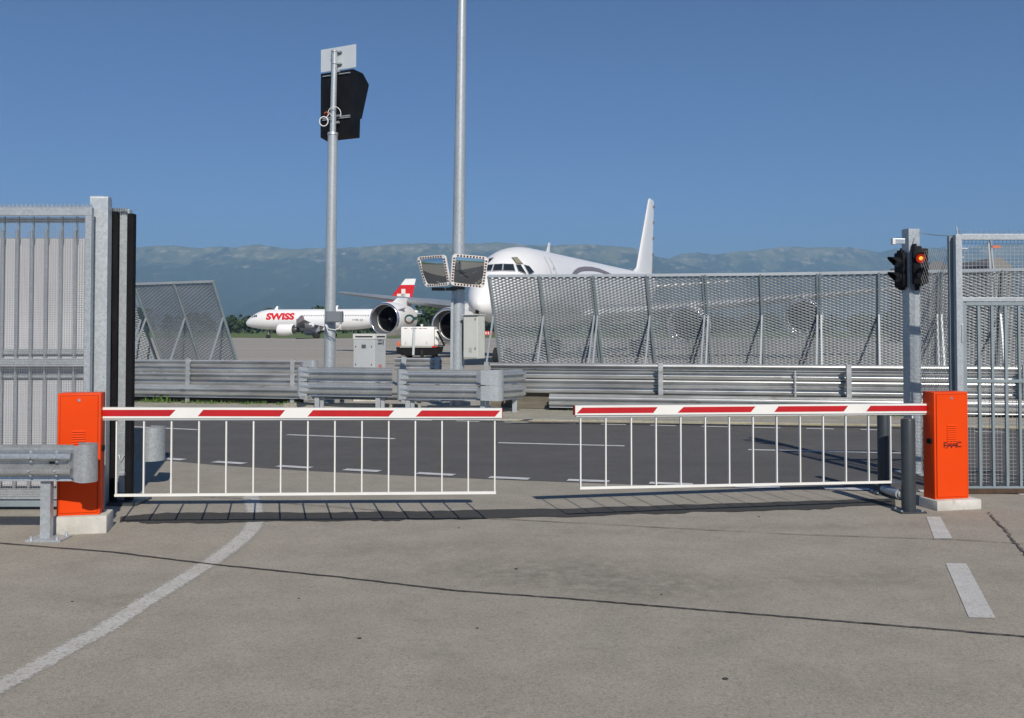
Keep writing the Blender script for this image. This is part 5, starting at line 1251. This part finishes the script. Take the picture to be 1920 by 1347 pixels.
# ================================================================== BARRIERS
def barrier(label, A, phi, w_, d_, z0, z1, mirror, tip_px, bars, ztopbeam, beam_h, reds, rail_px, logo, block, slits):
    """A: front-left bottom corner of the cabinet (world), phi: yaw of the front face"""
    ex = V(math.cos(phi), math.sin(phi), 0); ey = V(-math.sin(phi), math.cos(phi), 0)
    t = thing('barrier_gate', label, 'barrier', A + ex * w_ / 2 + ey * d_ / 2)
    ctr = A + ex * w_ / 2 + ey * d_ / 2
    T = Matrix.Translation(ctr) @ Matrix.Rotation(phi, 4, 'Z')
    h_ = z1 - z0; zc = (z0 + z1) / 2
    b = MB(); b.box((0, 0, zc), (w_, d_, h_), M=T, bev=.006); cab = b.build('cabinet', M_['orange'], t, smooth=50)
    b = MB(); b.box((0, -d_ / 2 - .003, zc - .002), (w_ - .05, .008, h_ - .05), M=T, bev=.002); dr = b.build('door', M_['orange'], t)
    # shadow gap around the door: dark inset frame
    b = MB(); fy = -d_ / 2 - .0005; fw, fh = w_ - .044, h_ - .044
    for (cx_, cz_, sx, sz) in ((0, fh / 2, fw, .003), (0, -fh / 2, fw, .003), (fw / 2, 0, .003, fh), (-fw / 2, 0, .003, fh)): b.box((cx_, fy, zc + cz_), (sx, .003, sz), M=T)
    b.build('door_gap', mat('dark_orange_gap', (.12, .012, .004), rough=.8), dr)
    lx = 0.0
    b = MB(); b.revolve(T @ V(lx, -d_ / 2 - .006, z1 - .062), T.to_3x3() @ V(0, -1, 0), [(0, .014), (.006, .013), (.007, .006), (.004, .0)], 18); lk = b.build('lock', M_['chrome'], dr, smooth=40)
    b = MB()
    for k in range(slits):
        zz = z1 - .335 - k * .0215
        q = [(-.055, zz + .008), (.055, zz + .008), (.055, zz - .006), (-.055, zz - .006)]
        b.add([T @ V(q[0][0], -d_ / 2 - .0075, q[0][1]), T @ V(q[1][0], -d_ / 2 - .0075, q[1][1]), T @ V(q[2][0], -d_ / 2 - .017, q[2][1]), T @ V(q[3][0], -d_ / 2 - .017, q[3][1]), T @ V(q[2][0], -d_ / 2 - .0075, q[2][1] - .002), T @ V(q[3][0], -d_ / 2 - .0075, q[3][1] - .002)],
              [(0, 1, 2, 3), (3, 2, 4, 5), (0, 3, 5), (1, 4, 2)])
    b.build('vent_louvres', M_['orange'], dr, recalc=True)
    if logo:
        b = MB()
        # strokes traced in units of the logo box (0..1 across, height 0..0.27)
        S = [[(.03, .25), (.27, .25)], [(.05, .265), (.05, .02)], [(.05, .13), (.22, .13)], [(.16, -.02), (.42, .29)], [(.42, .29), (.42, .0)], [(.26, .11), (.42, .11)], [(.42, .02), (.67, .29)], [(.68, .29), (.68, .0)], [(.50, .11), (.68, .11)], [(.97, .25), (.76, .25)], [(.76, .25), (.74, .22), (.74, .08), (.76, .05)], [(.76, .05), (.97, .05)]]
        LW = .215; lz = z1 - .560; 
        for st_ in S:
            for (ua, va), (ub, vb) in zip(st_, st_[1:]):
                pa = T @ V((ua - .5) * LW + .008, -d_ / 2 - .0085, lz + va * LW); pb_ = T @ V((ub - .5) * LW + .008, -d_ / 2 - .0085, lz + vb * LW)
                b.bar(pa, pb_, .0105, .002, up=(T.to_3x3() @ V(0, -1, 0)))
        b.build('logo', M_['logo'], dr)
    sgn = -1 if mirror else 1
    b = MB(); b.box((sgn * (w_ / 2 + .008), -.02, zc + .04), (.02, .07, .05), M=T, bev=.004); b.build('lever_cover', M_['black'], t)
    # concrete base block
    b = MB(); bx0, bx1, by0, by1 = block
    b.box(((bx0 + bx1) / 2, (by0 + by1) / 2, z0 / 2 - .005), (bx1 - bx0, by1 - by0, z0 + .01 - .001), M=T, bev=.02); b.build('base_block', M_['concrete'], t, smooth=40)
    # boom: a vertical plane through the cabinet middle
    n = PLN[1]; A0_ = PLN[0]
    def q(px, py): return PL(px, py, A0_, n)
    along = V(n.y, -n.x, 0).normalized()
    if along.x < 0: along = -along
    st_pt = (ctr + along * (w_ / 2 - .02)) if not mirror else (ctr - along * (w_ / 2 - .02))
    tipt = q(*tip_px[0]); tipb = q(*tip_px[1])
    rt, rb = q(*tip_px[2]), q(*tip_px[3])
    dirb = (tipt - rt).normalized()
    ext_ = .09 if mirror else .065; root_t = rt - dirb * ext_; root_b = rb - dirb * ext_
    hb_ = .06; nf_ = n if n.y < 0 else -n
    b = MB(); nn = nf_ * hb_ / 2
    lowL = root_b; lowR = tipb; L8 = [lowL + nn, lowR + nn, lowR - nn, lowL - nn, root_t + nn, tipt + nn, tipt - nn, root_t - nn]
    b.hexa(L8); bm_ = b.build('boom', M_['white'], t)
    b = MB()
    for quad in reds:
        vs = [q(x, y) + nf_ * (hb_ / 2 + .0015) for x, y in quad]; b.add(vs, [(0, 1, 2, 3)])
    b.build('red_stripes', M_['red'], bm_, recalc=False)
    b = MB(); e_ = (tipt - root_t).normalized() * .006
    b.hexa([tipb + nn * 1.02 + e_ * .2, tipb - nn * 1.02 + e_ * .2, tipb - nn * 1.02 + e_, tipb + nn * 1.02 + e_, tipt + nn * 1.02 + e_ * .2, tipt - nn * 1.02 + e_ * .2, tipt - nn * 1.02 + e_, tipt + nn * 1.02 + e_]); b.build('end_cap', M_['red'], bm_)
    b = MB(); gz = V(0, 0, .018); b.bar(root_b - gz * .5, tipb - gz * .5 - e_ * 2, .035, .016); b.build('underside_profile', M_['cabinet'], bm_)
    # hanging fence
    r0, r1 = q(*rail_px[0]), q(*rail_px[1])
    b = MB(); b.bar(r0, r1, .018, .024); b.build('bottom_bar', M_['white'], t)
    for px in bars:
        u = (px - rail_px[0][0]) / (rail_px[1][0] - rail_px[0][0])
        lowp = q(px, rail_px[0][1] + (rail_px[1][1] - rail_px[0][1]) * u); v_ = (lowp - root_b).dot(dirb) if False else 0
        # beam underside at this place
        tt = (lowp.x - root_b.x) / (tipb.x - root_b.x); up_ = root_b.lerp(tipb, tt) - V(0, 0, .014)
        b = MB(); b.bar(V(lowp.x, lowp.y, lowp.z + .012), V(lowp.x, lowp.y, up_.z - .014), .012, .024, up=nf_) ; hb2 = b.build('hanging_bar', M_['white'], t)
        b = MB(); b.box((lowp.x, lowp.y, up_.z - .006), (.012, .016, .016)); b.build('hook', M_['bar'], hb2)
    return t
# left
phiL = math.atan(.026); AL_ = P(105.6, 966, 8.74); AL_.z = 0
nL = V(math.sin(phiL), -math.cos(phiL), 0); PLN = (V(-3.65, 8.93, 0), nL)
barrier('left barrier: orange cabinet behind the short guardrail, lowered red and white boom with hanging bars', V(AL_.x, 8.74, 0), R(12), .36, .20, .156, 1.233, False,
    [(941, 765.5), (941, 783.5), (196, 764), (196, 784.5)],
    [217.9, 269.3, 321, 372.6, 423.8, 475, 526.4, 577, 627.7, 678.5, 728.7, 778.7, 828.7, 878, 927.7], 0, 0,
    [[(190, 768.3), (331.5, 768.2), (320, 780.2), (190, 780.3)], [(383, 768.2), (536, 768.6), (526, 780.6), (372.6, 780.2)], [(588, 768.8), (739.7, 769.2), (729, 780.9), (577.7, 780.6)], [(791, 769.3), (938, 769.6), (928, 781), (780, 780.9)]],
    [(215, 929), (930, 924)], False, (-.205, .25, -.16, .17), 7)
# right
phiR = R(13.0); nR = V(math.sin(phiR), -math.cos(phiR), 0); AR = V((1749.3 - CX) / FPX * 9.9, 9.9, 0); PLN = (AR + V(-math.sin(phiR), math.cos(phiR), 0) * .145, nR)
barrier('right barrier: orange cabinet with a dark logo, lowered red and white boom with hanging bars', AR, phiR, .388, .18, .101, 1.171, True,
    [(1077, 760.5), (1077, 778.5), (1729, 757), (1729, 774.5)],
    [1088.3, 1135.7, 1183.5, 1230, 1276.3, 1322.4, 1367.4, 1412, 1456.4, 1500.3, 1543.6, 1586, 1628.7, 1670, 1711], 0, 0,
    [[(1090, 764.2), (1231, 763.2), (1222.6, 774), (1079.5, 775)], [(1279.5, 763), (1413.8, 762), (1405, 772.6), (1268, 773.7)], [(1457, 761.7), (1587, 760.8), (1578.8, 771.4), (1448.7, 772.3)], [(1629, 760.7), (1741, 760.2), (1741, 770.6), (1620.7, 771.2)]],
    [(1087, 915.5), (1712, 903.2)], True, (-.22, .29, -.16, .14), 9)

# pebbles
b = MB()
k_ = 0
for px, py, r in ((674, 1197, .010), (1360, 1273, .012), (895, 1178, .007), (968, 1067, .010), (1240, 1115, .006), (560, 1122, .006), (135, 1128, .006), (1423, 969, .008), (860, 990, .007)):
    g = G(px, py, .003); b = MB(); bm = bmesh.new(); bmesh.ops.create_icosphere(bm, subdivisions=2, radius=r)
    for v in bm.verts: v.co.z *= .5; v.co.x *= 1.4; v.co += v.co * .2 * noise.noise(v.co * 120)
    b.add([v.co + g for v in bm.verts], [[v.index for v in f.verts] for f in bm.faces]); bm.free()
    lab = ['dark pebble left of centre on the open forecourt', 'largest dark pebble at the bottom right of the forecourt', 'tiny dark pebble near the middle of the forecourt', 'dark pebble just above the long joint, near the centre', 'tiny dark pebble above the joint, right of centre', 'tiny dark pebble right of the curved white line', 'tiny dark pebble far left beside the curved white line', 'small dark pebble just in front of the dark trench patch, right part', 'small dark pebble just in front of the dark trench patch, centre'][k_]; k_ += 1
    tag(b.build('pebble', M_['stone'], smooth=180), lab, 'pebble', 'pebbles scattered on the forecourt')

# ================================================================== BACKGROUND RIGHT: hangar and mobile crane beyond the fence
t = thing('hangar', 'low grey gabled hangar far beyond the right gate', 'building', (58, 130, 0))
b = MB(); zz = lambda py: P(960, py, 130).z; xx = lambda px: (px - CX) / FPX * 130
b.prism([(xx(1743), 130, 0), (xx(1784), 130, 0), (xx(1784), 130, zz(503)), (xx(1766), 130, zz(490)), (xx(1748), 130, zz(492)), (xx(1743), 130, zz(498))], (0, 14, 0)); b.build('wall', mat('hangar_grey', (.20, .19, .19), (.16, .16, .165), scale=.3, rough=.8), t)
t = thing('hangar', 'tan grey hangar seen through the mesh of the right gate', 'building', (65, 135, 0))
b = MB(); xx2 = lambda px: (px - CX) / FPX * 135; zz2 = lambda py: P(960, py, 135).z
b.prism([(xx2(1855), 135, 0), (xx2(1900), 135, 0), (xx2(1900), 135, zz2(500)), (xx2(1878), 135, zz2(482)), (xx2(1866), 135, zz2(484)), (xx2(1855), 135, zz2(496))], (0, 12, 0)); b.build('wall', mat('hangar_tan', (.24, .23, .21), (.2, .19, .18), scale=.3, rough=.8), t)
t = thing('floodlight_post', 'white post with thin cross arms, just right of the lit traffic light', 'post', (xx(1740), 122, 0))
b = MB(); b.box((xx(1741) - .1, 122, zz(476) / 2), (.32, .3, zz(476))); b.build('shaft', M_['white'], t)
b = MB(); b.bar((xx(1743), 122, zz(475.5)), (xx(1763), 122, zz(475.5)), .08, .08); b.bar((xx(1743), 122, zz(490)), (xx(1756), 122, zz(491)), .08, .08); b.build('cross_arm', M_['white'], t)
t = thing('floodlight_post', 'white post seen through the mesh of the right gate', 'post', (xx(1899), 122, 0))
b = MB(); b.box((xx(1899), 122, zz(478) / 2), (.30, .3, zz(478))); b.build('shaft', M_['white'], t)
b = MB(); b.bar((xx(1882), 122, zz(476)), (xx(1893), 122, zz(477)), .1, .1); b.build('cross_arm', M_['white'], t)
t = thing('loading_boom', 'grey slanting boom with orange bar, between hangar and right gate frame', 'crane', (xx(1780), 118, 0))
b = MB(); b.bar((xx(1772), 118, zz(471)), (xx(1782), 118, 0), .22, .3); b.bar((xx(1776), 118, zz(466)), (xx(1790), 118, 0), .16, .3); b.build('leg', M_['galv'], t)
b = MB(); b.bar((xx(1776), 118, zz(477.5)), (xx(1792), 118, zz(477.5)), .3, .3); b.build('orange_bar', M_['orange2'], t)
t = thing('loading_boom', 'pale slanting boom with short red bar, seen through the mesh of the right gate', 'crane', (xx(1888), 119, 0))
b = MB(); b.bar((xx(1876), 119, zz(468)), (xx(1893), 119, 0), .3, .3); b.build('leg', M_['galv'], t)
b = MB(); b.bar((xx(1856), 119, zz(478.5)), (xx(1864), 119, zz(478.5)), .2, .2); b.bar((xx(1864), 119, zz(477)), (xx(1868), 119, zz(477)), .4, .4); b.build('red_bar', M_['orange2'], t)

# ================================================================== HAZE
HZ = 900.0
b = MB(); b.box((0, 6000, HZ / 2 - 18), (24000, 17000, HZ))
hm = bpy.data.materials.new('haze_air'); hm.use_nodes = True; N = hm.node_tree.nodes; N.clear()
o_ = N.new("ShaderNodeOutputMaterial"); pv = N.new("ShaderNodeVolumePrincipled"); pv.inputs["Color"].default_value = (.43, .72, 1.0, 1); pv.inputs["Density"].default_value = 1.55e-4; pv.inputs["Anisotropy"].default_value = 0.0
hm.node_tree.links.new(pv.outputs[0], o_.inputs[1])
tag(b.build('haze', hm), kind='stuff')
sc.cycles.volume_bounces = 0
